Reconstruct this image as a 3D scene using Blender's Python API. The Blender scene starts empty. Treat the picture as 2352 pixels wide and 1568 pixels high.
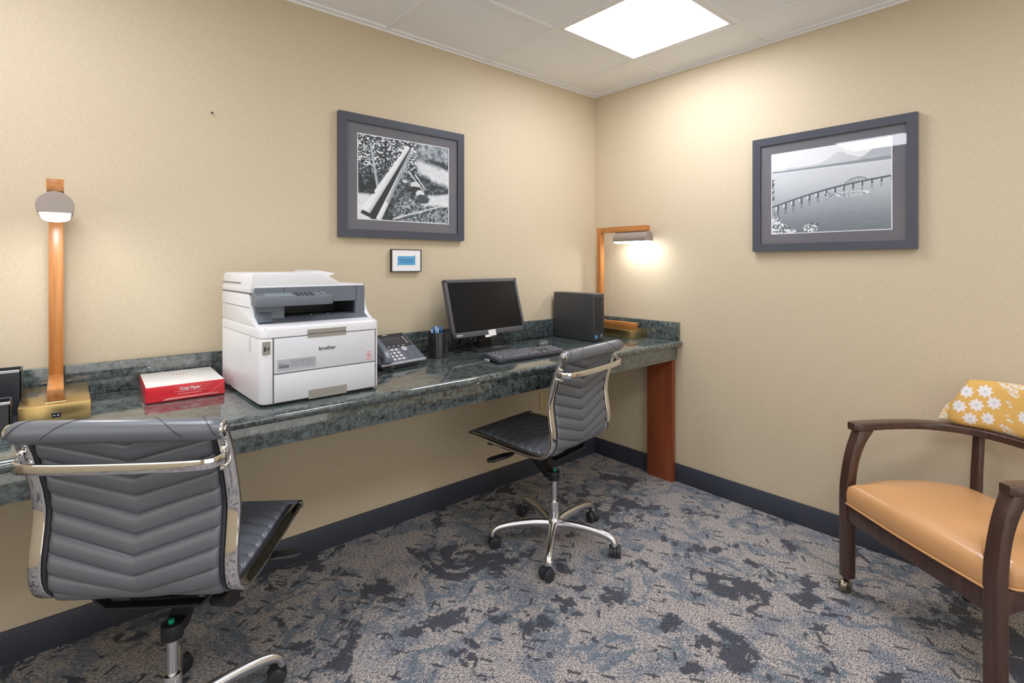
import bpy, bmesh, math, random
import numpy as np
from mathutils import Vector, Matrix, Euler
PI = math.pi
R = math.radians
random.seed(7)
scene = bpy.context.scene
COL = scene.collection

# ------------------------------------------------------------------ camera
cd = bpy.data.cameras.new('camera')
cd.sensor_width = 36.0
cd.sensor_fit = 'HORIZONTAL'
cd.lens = 1199.0 / 2352.0 * 36.0
cd.shift_x = 0.0
cd.shift_y = -(784.0 - 607.0) / 2352.0
cd.clip_start = 0.05
cam = bpy.data.objects.new('camera', cd)
COL.objects.link(cam)
cam.location = (-2.773, -2.343, 1.289)
cam.rotation_euler = (R(90), 0, R(-40.8))
scene.camera = cam

# ------------------------------------------------------------------ world, exposure
w = bpy.data.worlds.new('world')
scene.world = w
w.use_nodes = True
w.node_tree.nodes['Background'].inputs[0].default_value = (1, .95, .88, 1)
w.node_tree.nodes['Background'].inputs[1].default_value = 1.0
scene.view_settings.view_transform = 'Standard'
scene.view_settings.look = 'None'
scene.view_settings.exposure = 0.74
scene.view_settings.gamma = 1.0
scene.view_settings.use_curve_mapping = False
scene.cycles.max_bounces = 10
scene.cycles.diffuse_bounces = 6
scene.cycles.glossy_bounces = 4
scene.cycles.sample_clamp_indirect = 6.0
scene.cycles.caustics_reflective = False
scene.cycles.caustics_refractive = False
PANEL = 11.3       # ceiling panel in view
PANEL2 = 11.0       # unseen ceiling panels added behind the camera as fill light
LAMP = 19.0

# ------------------------------------------------------------------ material helpers
MATS = {}
class NT:
    """small node-tree writer"""
    def __init__(s, m):
        s.t = m.node_tree
        s.b = s.t.nodes['Principled BSDF']
    def n(s, kind, **kw):
        x = s.t.nodes.new(kind)
        for k, v in kw.items():
            if k.startswith('i_'):
                x.inputs[k[2:].replace('_', ' ')].default_value = v
            else:
                setattr(x, k, v)
        return x
    def l(s, a, b):
        s.t.links.new(a, b)
    def coord(s, which='Object', scale=(1, 1, 1), rot=(0, 0, 0)):
        c = s.n('ShaderNodeTexCoord')
        m = s.n('ShaderNodeMapping')
        m.inputs['Rotation'].default_value = rot
        s.l(c.outputs[which], m.inputs['Vector'])
        m2 = s.n('ShaderNodeMapping')
        m2.inputs['Scale'].default_value = scale
        s.l(m.outputs[0], m2.inputs['Vector'])
        return m2.outputs[0]
    def noise(s, vec, scale, detail=2, rough=.5, dist=0.0):
        x = s.n('ShaderNodeTexNoise')
        x.inputs['Scale'].default_value = scale
        x.inputs['Detail'].default_value = detail
        x.inputs['Roughness'].default_value = rough
        x.inputs['Distortion'].default_value = dist
        s.l(vec, x.inputs['Vector'])
        return x.outputs['Fac']
    def ramp(s, fac, stops, interp='LINEAR'):
        x = s.n('ShaderNodeValToRGB')
        x.color_ramp.interpolation = interp
        e = x.color_ramp.elements
        while len(e) < len(stops):
            e.new(0.5)
        for i, (p, c) in enumerate(stops):
            e[i].position = p
            e[i].color = (c, c, c, 1) if not hasattr(c, '__len__') else (*c, 1)
        s.l(fac, x.inputs[0])
        return x.outputs[0]
    def mix(s, fac, a, b, mode='MIX'):
        x = s.n('ShaderNodeMix', data_type='RGBA', blend_type=mode)
        for v, i in ((fac, 0), (a, 6), (b, 7)):
            if hasattr(v, 'is_output'):
                s.l(v, x.inputs[i])
            elif i == 0:
                x.inputs[i].default_value = v
            else:
                x.inputs[i].default_value = (*v, 1)
        return x.outputs[2]
    def math(s, op, a, b=0.0):
        x = s.n('ShaderNodeMath', operation=op)
        for v, i in ((a, 0), (b, 1)):
            if hasattr(v, 'is_output'):
                s.l(v, x.inputs[i])
            else:
                x.inputs[i].default_value = v
        return x.outputs[0]
    def bump(s, h, strength=.3, dist=.002):
        x = s.n('ShaderNodeBump')
        x.inputs['Strength'].default_value = strength
        x.inputs['Distance'].default_value = dist
        s.l(h, x.inputs['Height'])
        s.l(x.outputs[0], s.b.inputs['Normal'])
    def color(s, c):
        s.l(c, s.b.inputs['Base Color'])

def pm(name, col=(.5, .5, .5), rough=.5, metal=0.0, coat=0.0, spec=.5, emit=None, es=0.0, noise=0.0, nscale=60.0, bump=0.0, coat_rough=.05):
    if name in MATS:
        return MATS[name]
    m = bpy.data.materials.new(name)
    m.use_nodes = True
    k = NT(m)
    k.b.inputs['Base Color'].default_value = (*col, 1)
    k.b.inputs['Roughness'].default_value = rough
    k.b.inputs['Metallic'].default_value = metal
    k.b.inputs['Coat Weight'].default_value = coat
    k.b.inputs['Coat Roughness'].default_value = coat_rough
    k.b.inputs['Specular IOR Level'].default_value = spec
    if emit:
        k.b.inputs['Emission Color'].default_value = (*emit, 1)
        k.b.inputs['Emission Strength'].default_value = es
    else:
        v = k.coord()
        f = k.noise(v, nscale, 3)
        a = 1 - noise - .015
        b = 1 + noise + .015
        k.color(k.mix(f, tuple(c * a for c in col), tuple(min(1, c * b) for c in col)))
        if bump:
            k.bump(f, bump, .001)
    MATS[name] = m
    return m

def wood(name, c1, c2, rough=.35, coat=.3, axis=2, scale=1.0):
    m = bpy.data.materials.new(name)
    m.use_nodes = True
    k = NT(m)
    sc = [38 * scale] * 3
    sc[axis] = 2.2 * scale
    v = k.coord(scale=tuple(sc))
    f = k.noise(v, 1.0, 5, .6, .6)
    sc2 = [240 * scale] * 3
    sc2[axis] = 6 * scale
    f2 = k.noise(k.coord(scale=tuple(sc2)), 1.0, 2)
    c = k.mix(k.ramp(f, [(.32, 0), (.68, 1)]), c1, c2)
    c = k.mix(k.ramp(f2, [(.35, .22), (.6, 0)]), c, tuple(x * .5 for x in c1))
    k.color(c)
    k.b.inputs['Roughness'].default_value = rough
    k.b.inputs['Coat Weight'].default_value = coat
    k.b.inputs['Coat Roughness'].default_value = .2
    return m

# wallpaper: woven linen
def wall_mat():
    m = bpy.data.materials.new('linen_wallpaper')
    m.use_nodes = True
    k = NT(m)
    v1 = k.coord(scale=(330, 330, 40))
    v2 = k.coord(scale=(60, 60, 420))
    f1 = k.noise(v1, 1, 3, .6)
    f2 = k.noise(v2, 1, 2, .5)
    f = k.math('ADD', k.math('MULTIPLY', f1, .6), k.math('MULTIPLY', f2, .4))
    g = k.ramp(f, [(.35, 0), (.65, 1)])
    c = k.mix(g, (.545, .460, .318), (.64, .548, .392))
    big = k.noise(k.coord(), 1.3, 2)
    c = k.mix(k.math('MULTIPLY', big, .12), c, (.64, .53, .39))
    k.color(c)
    k.b.inputs['Roughness'].default_value = .62
    k.b.inputs['Specular IOR Level'].default_value = .3
    k.bump(f, .25, .0008)
    return m
M_WALL = wall_mat()

def granite_mat():
    m = bpy.data.materials.new('dark_green_granite')
    m.use_nodes = True
    k = NT(m)
    v = k.coord()
    a = k.noise(v, 42, 6, .65, .8)
    base = k.mix(k.ramp(a, [(.36, 0), (.62, 1)]), (.010, .016, .017), (.105, .135, .130))
    b = k.noise(v, 120, 4, .6)
    base = k.mix(k.ramp(b, [(.52, 0), (.66, .55)]), base, (.17, .20, .205))
    vo = k.n('ShaderNodeTexVoronoi')
    vo.inputs['Scale'].default_value = 75
    vo.inputs['Randomness'].default_value = 1
    k.l(v, vo.inputs['Vector'])
    sep = k.n('ShaderNodeSeparateColor')
    k.l(vo.outputs['Color'], sep.inputs[0])
    pick = k.math('GREATER_THAN', sep.outputs[0], .90)
    dn = k.math('ADD', vo.outputs['Distance'], k.math('MULTIPLY', k.noise(v, 210, 3, .7), .75))
    near = k.ramp(dn, [(.50, 1), (.62, 0)])
    base = k.mix(k.math('MULTIPLY', k.math('MULTIPLY', pick, near), .6), base, (.40, .46, .47))
    k.color(base)
    k.b.inputs['Roughness'].default_value = .09
    k.b.inputs['Specular IOR Level'].default_value = .85
    k.b.inputs['Coat Weight'].default_value = .6
    k.b.inputs['Coat Roughness'].default_value = .02
    return m
M_GRAN = granite_mat()

def carpet_mat():
    m = bpy.data.materials.new('patterned_carpet')
    m.use_nodes = True
    k = NT(m)
    v = k.coord()
    edge = k.noise(v, 70, 3, .7)
    # weave
    fine = k.noise(k.coord(scale=(75, 330, 1), rot=(0, 0, R(10))), 1, 2, .6)
    mid = k.noise(v, 26, 4, .7)
    grain = k.noise(v, 190, 2, .6)
    wv = k.math('ADD', k.math('MULTIPLY', fine, .55), k.math('MULTIPLY', grain, .45))
    light = k.mix(k.ramp(wv, [(.41, 0), (.57, 1)]), (.075, .073, .078), (.56, .515, .485))
    greyb = k.mix(k.ramp(wv, [(.42, 0), (.60, 1)]), (.055, .062, .08), (.36, .38, .43))
    p0 = k.math('ADD', k.noise(v, 7.5, 4, .6, .4), k.math('MULTIPLY', k.math('SUBTRACT', edge, .5), .35))
    c = k.mix(k.ramp(p0, [(.49, 0), (.60, 1)]), light, greyb)
    # teal rings
    n1 = k.noise(k.coord(rot=(0, 0, .7)), 3.9, 3, .55, .9)
    ring = k.math('ABSOLUTE', k.math('SUBTRACT', n1, .57))
    ring = k.math('ADD', ring, k.math('MULTIPLY', k.math('SUBTRACT', edge, .5), .13))
    ring = k.math('ADD', ring, k.math('MULTIPLY', k.math('SUBTRACT', mid, .5), .12))
    teal = k.mix(k.ramp(wv, [(.36, 0), (.62, 1)]), (.050, .075, .098), (.17, .22, .27))
    c = k.mix(k.ramp(ring, [(.012, .85), (.034, 0)]), c, teal)
    # navy blotches
    n2 = k.noise(k.coord(rot=(0, 0, 2.1)), 3.5, 3, .55, 1.1)
    n3 = k.noise(v, 10.5, 3, .6, .5)
    q = k.math('ADD', k.math('MULTIPLY', n2, .62), k.math('MULTIPLY', n3, .38))
    q = k.math('ADD', q, k.math('MULTIPLY', k.math('SUBTRACT', mid, .5), .18))
    q = k.math('ADD', q, k.math('MULTIPLY', k.math('SUBTRACT', edge, .5), .14))
    navy = k.mix(k.ramp(wv, [(.36, 0), (.66, 1)]), (.024, .027, .040), (.085, .092, .118))
    c = k.mix(k.ramp(q, [(.555, 0), (.575, .95)]), c, navy)
    # short dark dashes, two directions
    for sc, rz, th in (((7.5, 11, 1), R(58), .42), ((8, 6.5, 1), R(52), .72)):
        vo = k.n('ShaderNodeTexVoronoi')
        vo.inputs['Scale'].default_value = 1.0
        vo.inputs['Randomness'].default_value = .7
        k.l(k.coord(scale=sc, rot=(0, 0, rz)), vo.inputs['Vector'])
        # position inside the cell decides the dash: long one way, thin the other
        co = k.n('ShaderNodeVectorMath', operation='SUBTRACT')
        k.l(k.coord(scale=sc, rot=(0, 0, rz)), co.inputs[0])
        k.l(vo.outputs['Position'], co.inputs[1])
        xyz = k.n('ShaderNodeSeparateXYZ')
        k.l(co.outputs[0], xyz.inputs[0])
        sep = k.n('ShaderNodeSeparateColor')
        k.l(vo.outputs['Color'], sep.inputs[0])
        pick = k.math('GREATER_THAN', sep.outputs[0], th)
        wob = k.math('MULTIPLY', k.math('SUBTRACT', edge, .5), .018)
        wx = k.math('ABSOLUTE', k.math('DIVIDE', xyz.outputs[0], sc[0]))
        wy = k.math('ABSOLUTE', k.math('ADD', k.math('DIVIDE', xyz.outputs[1], sc[1]), wob))
        if th > .6:
            wx, wy = wy, wx
        dash = k.math('MULTIPLY', pick, k.math('MULTIPLY', k.math('LESS_THAN', wx, .022), k.math('LESS_THAN', wy, .0052)))
        c = k.mix(k.math('MULTIPLY', dash, .9), c, (.052, .055, .066))
    k.color(c)
    k.b.inputs['Roughness'].default_value = .95
    k.b.inputs['Specular IOR Level'].default_value = .1
    k.b.inputs['Sheen Weight'].default_value = .15
    k.bump(wv, .5, .003)
    return m
M_CARPET = carpet_mat()

M_TILE = pm('ceiling_tile_white', (.90, .925, .955), .9, spec=.2, noise=.03, nscale=220, bump=.3)
M_GRID = pm('painted_grid_metal', (.86, .87, .88), .45)
M_BASE = pm('slate_baseboard_vinyl', (.046, .054, .074), .5, noise=.25, nscale=160, bump=.1)
M_OAK = wood('orange_oak', (.34, .115, .022), (.60, .25, .065), .35, .35, 2)
M_OAKY = wood('orange_oak_lengthwise', (.34, .115, .022), (.60, .25, .065), .35, .35, 1)
M_CHERRY = wood('cherry_veneer', (.22, .045, .014), (.34, .085, .028), .4, .4, 2, .5)
M_DKWOOD = wood('dark_brown_stained_wood', (.040, .017, .013), (.085, .038, .026), .38, .5, 2)
M_BRASS = pm('satin_brass', (.62, .46, .20), .27, 1.0, noise=.05, nscale=30)
M_NICKEL = pm('champagne_lacquer', (.32, .275, .24), .42, .3)
M_CHROME = pm('chrome', (.82, .81, .80), .05, 1.0)
M_ALU = pm('polished_aluminium', (.70, .70, .71), .27, 1.0, noise=.04)
M_BLACK = pm('black_plastic', (.012, .012, .014), .38)
M_BLACKM = pm('black_steel', (.010, .010, .011), .45)
M_RUBBER = pm('caster_grey_plastic', (.028, .030, .036), .42)
M_LEATHER = pm('grey_leather', (.128, .139, .160), .32, spec=.6, noise=.06, nscale=260, bump=.12)
M_PIPE = pm('dark_leather_piping', (.022, .023, .03), .4)
M_TAN = pm('caramel_vinyl', (.62, .335, .145), .26, spec=.6, noise=.04, nscale=14, bump=.02)
M_WHITE = pm('white_plastic', (.74, .75, .77), .38)
M_WHITE2 = pm('cool_white_plastic', (.66, .68, .72), .36)
M_DGREY = pm('slate_grey_plastic', (.135, .155, .185), .42)
M_DGREY2 = pm('dark_slate_plastic', (.045, .052, .065), .42)
M_TAUPE = pm('taupe_plastic', (.30, .285, .25), .5)
M_FRAMEP = pm('slate_picture_frame', (.055, .062, .085), .33, coat=.2)
M_MAT = pm('grey_mat_board', (.145, .145, .165), .8)
M_SCREEN = pm('dark_screen', (.006, .006, .006), .4, spec=.15)
M_BEZEL = pm('monitor_bezel', (.075, .075, .085), .4)
M_PC = pm('computer_case', (.048, .050, .058), .42, noise=.05)
M_RED = pm('red_paper', (.68, .022, .035), .32, coat=.3)
M_PAPER = pm('white_paper', (.80, .80, .78), .4, coat=.2)
M_PRINTW = pm('white_ink', (.85, .8, .8), .5)
M_PRINTD = pm('dark_ink', (.02, .02, .03), .5)
M_GREEN = pm('green_button', (.0, .30, .17), .4)
M_BEIGE = pm('beige_plate', (.62, .50, .28), .4)

# ------------------------------------------------------------------ geometry helpers
def tmp_merge(bm, t, mtx=None, mat=0):
    if mtx is not None:
        bmesh.ops.transform(t, matrix=mtx, verts=t.verts)
    me = bpy.data.meshes.new('tmp')
    for f in t.faces:
        f.material_index = mat
    t.to_mesh(me)
    t.free()
    bm.from_mesh(me)
    bpy.data.meshes.remove(me)

def box(bm, lo, hi, bev=0.0, seg=2, mat=0, mtx=None, taper=None):
    t = bmesh.new()
    bmesh.ops.create_cube(t, size=1)
    for v in t.verts:
        v.co = Vector([(lo[i] + hi[i]) / 2 + v.co[i] * (hi[i] - lo[i]) for i in range(3)])
    if taper:
        taper(t)
    if bev > 0:
        bmesh.ops.bevel(t, geom=list(t.edges), offset=bev, segments=seg, profile=.5, affect='EDGES')
    tmp_merge(bm, t, mtx, mat)

def cyl(bm, p0, p1, r, r2=None, n=24, mat=0, bev=0.0, mtx=None):
    p0, p1 = Vector(p0), Vector(p1)
    d = p1 - p0
    t = bmesh.new()
    bmesh.ops.create_cone(t, cap_ends=True, segments=n, radius1=r, radius2=r if r2 is None else r2, depth=d.length)
    if bev > 0:
        es = [e for e in t.edges if any(len(f.verts) > 4 for f in e.link_faces)]
        bmesh.ops.bevel(t, geom=es, offset=bev, segments=2, profile=.5, affect='EDGES')
    m = Matrix.Translation((p0 + p1) / 2) @ d.to_track_quat('Z', 'Y').to_matrix().to_4x4()
    if mtx is not None:
        m = mtx @ m
    tmp_merge(bm, t, m, mat)

def prism(bm, pts, z0, z1, axis='z', bev=0.0, mat=0, mtx=None, seg=2):
    """extrude a 2D outline; axis x: pts are (y,z); y: (x,z); z: (x,y)"""
    t = bmesh.new()
    def mk(p, h):
        return {'x': (h, p[0], p[1]), 'y': (p[0], h, p[1]), 'z': (p[0], p[1], h)}[axis]
    a = [t.verts.new(mk(p, z0)) for p in pts]
    b = [t.verts.new(mk(p, z1)) for p in pts]
    t.faces.new(a)
    t.faces.new(b)
    n = len(pts)
    for i in range(n):
        t.faces.new((a[i], a[(i + 1) % n], b[(i + 1) % n], b[i]))
    bmesh.ops.recalc_face_normals(t, faces=t.faces)
    if bev > 0:
        es = [e for e in t.edges if e.calc_face_angle(0) > R(30)]
        bmesh.ops.bevel(t, geom=es, offset=bev, segments=seg, profile=.5, affect='EDGES')
    tmp_merge(bm, t, mtx, mat)

def smooth_path(pts, n=8, closed=False):
    """Catmull-Rom through the points"""
    P = [Vector(p) for p in pts]
    out = []
    N = len(P)
    rng = range(N if closed else N - 1)
    for i in rng:
        if closed:
            p0, p1, p2, p3 = P[i - 1], P[i], P[(i + 1) % N], P[(i + 2) % N]
        else:
            p0 = P[i - 1] if i > 0 else P[0] * 2 - P[1]
            p1, p2 = P[i], P[i + 1]
            p3 = P[i + 2] if i + 2 < N else P[-1] * 2 - P[-2]
        for k in range(n):
            t = k / n
            out.append(.5 * ((2 * p1) + (p2 - p0) * t + (2 * p0 - 5 * p1 + 4 * p2 - p3) * t * t + (3 * p1 - p0 - 3 * p2 + p3) * t ** 3))
    if not closed:
        out.append(P[-1])
    return out

def sweep(bm, path, section, up=Vector((0, 0, 1)), scales=None, mat=0, cap=True, closed=False, fside=None):
    """sweep a closed 2D section (side, up) along a path"""
    path = [Vector(p) for p in path]
    N = len(path)
    rings = []
    for i, p in enumerate(path):
        if closed:
            d = path[(i + 1) % N] - path[i - 1]
        else:
            d = path[min(i + 1, N - 1)] - path[max(i - 1, 0)]
        d.normalize()
        side = Vector(fside) if fside else d.cross(up)
        if side.length < 1e-5:
            side = Vector((1, 0, 0))
        side.normalize()
        u2 = side.cross(d).normalized()
        s = scales[i] if scales else (1, 1)
        rings.append([bm.verts.new(p + side * (q[0] * s[0]) + u2 * (q[1] * s[1])) for q in section])
    n = len(section)
    fs = []
    for i in range(N if closed else N - 1):
        A, B = rings[i], rings[(i + 1) % N]
        for k in range(n):
            fs.append(bm.faces.new((A[k], A[(k + 1) % n], B[(k + 1) % n], B[k])))
    if cap and not closed:
        fs.append(bm.faces.new(rings[0]))
        fs.append(bm.faces.new(rings[-1]))
    for f in fs:
        f.material_index = mat

def circ(r, n=12, ry=None):
    return [(r * math.cos(2 * PI * i / n), (ry or r) * math.sin(2 * PI * i / n)) for i in range(n)]

def rrect(w, h, r, n=3):
    out = []
    for cx, cy, a0 in ((w / 2 - r, h / 2 - r, 0), (-w / 2 + r, h / 2 - r, 90), (-w / 2 + r, -h / 2 + r, 180), (w / 2 - r, -h / 2 + r, 270)):
        for i in range(n + 1):
            a = R(a0 + 90 * i / n)
            out.append((cx + r * math.cos(a), cy + r * math.sin(a)))
    return out

def footprint(x0, y0, x1, y1, rf, rb, n=6):
    """rounded outline with its own radius for front (y0) and back (y1) corners"""
    out = []
    for cx, cy, a0, r in ((x1 - rb, y1 - rb, 0, rb), (x0 + rb, y1 - rb, 90, rb), (x0 + rf, y0 + rf, 180, rf), (x1 - rf, y0 + rf, 270, rf)):
        for i in range(n + 1):
            a = R(a0 + 90 * i / n)
            out.append((cx + r * math.cos(a), cy + r * math.sin(a)))
    return out

def lathe(bm, prof, n=32, mat=0, mtx=None):
    t = bmesh.new()
    rings = []
    for r, z in prof:
        if r < 1e-5:
            rings.append([t.verts.new((0, 0, z))])
        else:
            rings.append([t.verts.new((r * math.cos(2 * PI * i / n), r * math.sin(2 * PI * i / n), z)) for i in range(n)])
    for a, b in zip(rings, rings[1:]):
        for i in range(n):
            j = (i + 1) % n
            if len(a) == 1 and len(b) == 1:
                continue
            if len(a) == 1:
                t.faces.new((a[0], b[j], b[i]))
            elif len(b) == 1:
                t.faces.new((a[i], a[j], b[0]))
            else:
                t.faces.new((a[i], a[j], b[j], b[i]))
    bmesh.ops.recalc_face_normals(t, faces=t.faces)
    tmp_merge(bm, t, mtx, mat)

def obj(name, bm, mats, parent=None, label=None, smooth=True, ang=35, loc=None, rot=None, recalc=True):
    me = bpy.data.meshes.new(name)
    if recalc:
        bmesh.ops.recalc_face_normals(bm, faces=bm.faces)
    bm.to_mesh(me)
    bm.free()
    for m in (mats if isinstance(mats, (list, tuple)) else [mats]):
        me.materials.append(m)
    if smooth:
        me.polygons.foreach_set('use_smooth', [True] * len(me.polygons))
        me.set_sharp_from_angle(angle=R(ang))
    o = bpy.data.objects.new(name, me)
    COL.objects.link(o)
    if parent:
        o.parent = parent
    if loc:
        o.location = loc
    if rot:
        o.rotation_euler = rot
    if label:
        o['label'] = label
    return o

def tag(o, label, cat, group=None):
    o['label'] = label
    o['category'] = cat
    if group:
        o['group'] = group
    return o

def thing(name, label, cat, loc=(0, 0, 0), rz=0.0, group=None):
    o = bpy.data.objects.new(name, None)
    o.empty_display_size = .1
    COL.objects.link(o)
    o.location = loc
    o.rotation_euler = (0, 0, rz)
    return tag(o, label, cat, group)

def struct(name, bm, m, parent=None, **kw):
    o = obj(name, bm, m, parent, **kw)
    if not parent:
        o['kind'] = 'structure'
    return o

def B():
    return bmesh.new()

def text_obj(name, s, size, mat, parent, loc, rot, depth=.0003, bold=0.0, label=None):
    c = bpy.data.curves.new('txt', 'FONT')
    c.body = s
    c.size = size
    c.extrude = depth
    c.offset = bold
    c.align_x = 'CENTER'
    c.align_y = 'CENTER'
    o = bpy.data.objects.new('txt', c)
    COL.objects.link(o)
    bpy.context.view_layer.update()
    dg = bpy.context.evaluated_depsgraph_get()
    me = bpy.data.meshes.new_from_object(o.evaluated_get(dg))
    COL.objects.unlink(o)
    bpy.data.objects.remove(o)
    me.materials.clear()
    me.materials.append(mat)
    r = bpy.data.objects.new(name, me)
    COL.objects.link(r)
    r.parent = parent
    r.location = loc
    r.rotation_euler = rot
    if label:
        r['label'] = label
    return r

def paint_grid(name, w, h, nx, ny, fn, parent, loc, rot, rough=.4, thick=.001, coat=0.0):
    """flat printed sheet in local XZ facing -Y; fn(u, v) arrays -> (ny, nx, 3) linear colours of the print"""
    bm = B()
    vs = [[bm.verts.new((-w / 2 + w * i / nx, 0, -h / 2 + h * j / ny)) for i in range(nx + 1)] for j in range(ny + 1)]
    for j in range(ny):
        for i in range(nx):
            bm.faces.new((vs[j][i], vs[j][i + 1], vs[j + 1][i + 1], vs[j + 1][i]))
    u, v = np.meshgrid((np.arange(nx) + .5) / nx, (np.arange(ny) + .5) / ny)
    colr = np.clip(fn(u, v), 0, 1).reshape(-1, 3)
    # back and rim give the sheet its thickness
    cs = [vs[0][0], vs[0][nx], vs[ny][nx], vs[ny][0]]
    bk = [bm.verts.new(c.co + Vector((0, thick, 0))) for c in cs]
    bm.faces.new(bk[::-1])
    m = bpy.data.materials.get('printed_sheet')
    if not m:
        m = bpy.data.materials.new('printed_sheet')
        m.use_nodes = True
        k = NT(m)
        a = k.n('ShaderNodeVertexColor', layer_name='print')
        k.color(a.outputs[0])
        k.b.inputs['Roughness'].default_value = rough
    o = obj(name, bm, m, parent, smooth=False, loc=loc, rot=rot, recalc=False)
    me = o.data
    ca = me.color_attributes.new('print', 'FLOAT_COLOR', 'CORNER')
    arr = np.ones((len(me.loops), 4), dtype=np.float32)
    n = nx * ny
    arr[:n * 4, :3] = np.repeat(colr, 4, axis=0)
    ca.data.foreach_set('color', arr.ravel())
    return o

# numpy value noise for prints
def vnoise(u, v, sx, sy, seed=0, octaves=1):
    out = np.zeros_like(u)
    amp = 1.0
    tot = 0
    for o in range(octaves):
        rng = np.random.RandomState(seed + o)
        g = rng.rand(int(sy) + 3, int(sx) + 3)
        x = u * sx
        y = v * sy
        xi = x.astype(int)
        yi = y.astype(int)
        fx = x - xi
        fy = y - yi
        fx = fx * fx * (3 - 2 * fx)
        fy = fy * fy * (3 - 2 * fy)
        out += amp * (g[yi, xi] * (1 - fx) * (1 - fy) + g[yi, xi + 1] * fx * (1 - fy) + g[yi + 1, xi] * (1 - fx) * fy + g[yi + 1, xi + 1] * fx * fy)
        tot += amp
        amp *= .55
        sx *= 2
        sy *= 2
    return out / tot

# ================================================================== ROOM
RX, RY, CH = -4.4, -4.6, 2.44
CZ = CH + .007      # face of the tiles, just above the grid
b = B(); box(b, (RX - .1, RY - .1, -.1), (.1, .1, 0)); struct('floor', b, M_CARPET, smooth=False)
b = B(); box(b, (RX, 0, 0), (.1, .1, 2.6)); struct('wall_left', b, M_WALL, smooth=False)
b = B(); box(b, (0, RY, 0), (.1, 0, 2.6)); struct('wall_right', b, M_WALL, smooth=False)
b = B()   # far left wall with an unseen window opening added to let in fill light
box(b, (RX - .1, RY, 0), (RX, .1, .85)); box(b, (RX - .1, RY, 2.25), (RX, .1, 2.6)); box(b, (RX - .1, -.9, .85), (RX, .1, 2.25)); box(b, (RX - .1, RY, .85), (RX, -4.1, 2.25))
struct('wall_far_left', b, M_WALL, smooth=False)
b = B()   # wall behind the camera with a wide opening added as a source of fill light
box(b, (RX - .1, RY - .1, 0), (-4.0, RY, 2.6)); box(b, (-.5, RY - .1, 0), (.1, RY, 2.6)); box(b, (-4.0, RY - .1, 2.30), (-.5, RY, 2.6))
struct('wall_behind', b, M_WALL, smooth=False)
b = B()
for y in (-.9, -2.5, -4.1):
    box(b, (RX - .08, y - .02, .85), (RX - .02, y + .02, 2.25), .002, 1)
for z in (.87, 2.23):
    box(b, (RX - .08, -4.1, z - .02), (RX - .02, -.9, z + .02), .002, 1)
struct('added_window_1', b, M_GRID, smooth=False)  # frame of the added window, out of view
# ceiling tiles, with openings for the light panels
GX = [-.313 - .6265 * i for i in range(0, 7)]
GY = [-.54 - .62 * i for i in range(0, 7)]
xs = [0] + GX + [RX]
ys = [0] + GY + [RY]
LIGHTS = [(1, 1), (5, 1), (2, 4), (5, 4)]     # tile columns/rows that hold a light panel
b = B()
for i in range(len(xs) - 1):
    for j in range(len(ys) - 1):
        if (i, j) in LIGHTS:
            continue
        if xs[i + 1] >= xs[i] or ys[j + 1] >= ys[j]:
            continue
        box(b, (xs[i + 1] + .0015, ys[j + 1] + .0015, CZ), (xs[i] - .0015, ys[j] - .0015, CZ + .018), .002, 1)
box(b, (RX, RY, CZ + .1), (0, 0, CZ + .14))
struct('ceiling', b, M_TILE, smooth=False)
b = B()
for x in GX:
    box(b, (x - .011, RY, CH), (x + .011, 0, CZ + .004), .001, 1)
struct('trim_1', b, M_GRID, smooth=False)
b = B()
for y in GY:
    box(b, (RX, y - .011, CH + .0006), (0, y + .011, CZ + .004), .001, 1)
struct('trim_2', b, M_GRID, smooth=False)
b = B(); box(b, (RX, -.022, CH - .002), (0, 0, CH + .02)); box(b, (RX, -.003, CH - .012), (0, 0, CH - .0022)); struct('trim_3', b, M_GRID, smooth=False)
b = B(); box(b, (-.022, RY, CH - .002), (0, -.0222, CH + .02)); box(b, (-.003, RY, CH - .012), (0, -.0032, CH - .0022)); struct('trim_4', b, M_GRID, smooth=False)
# baseboards
def basebd(lo, hi, name):
    b = B(); box(b, lo, hi, .002, 2); struct(name, b, M_BASE)
basebd((RX, -.009, 0), (0, 0, .108), 'baseboard_left')
basebd((-.009, RY, 0), (0, -.009, .108), 'baseboard_right')

# ceiling light panels
def ceiling_light(i, j, power, label, group=None):
    x1, x0 = xs[i], xs[i + 1]
    y1, y0 = ys[j], ys[j + 1]
    t = thing('ceiling_light', label, 'ceiling light', ((x0 + x1) / 2, (y0 + y1) / 2, CH), 0, group)
    hx, hy = (x1 - x0) / 2 - .012, (y1 - y0) / 2 - .012
    fw = .022
    b = B()
    for sx in (-1, 1):
        box(b, (min(sx * hx, sx * (hx - fw)), -hy, .002), (max(sx * hx, sx * (hx - fw)), hy, .05), .002, 1)
        box(b, (-hx + fw, min(sx * hy, sx * (hy - fw)), .002), (hx - fw, max(sx * hy, sx * (hy - fw)), .05), .002, 1)
    box(b, (-hx, -hy, .05), (hx, hy, .06))
    obj('fixture_frame', b, M_GRID, t)
    b = B()
    box(b, (-hx + fw, -hy + fw, .008), (hx - fw, hy - fw, .014))
    obj('diffuser', b, pm('panel_glow_%g' % power, (.9, .9, .9), .5, emit=(.945, .955, 1.05), es=power), t, smooth=False)
    return t
ceiling_light(1, 1, PANEL, 'bright square ceiling light panel set in the tiles near the room corner', None)
ceiling_light(5, 1, PANEL, 'square ceiling light panel over the left end of the desk, out of view above')
for (i, j) in LIGHTS[2:]:  # rear panels added for fill, never in view
    ceiling_light(i, j, PANEL2, 'added square ceiling fill light panel, unseen behind the camera', 'ceiling light panels out of view')
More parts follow.
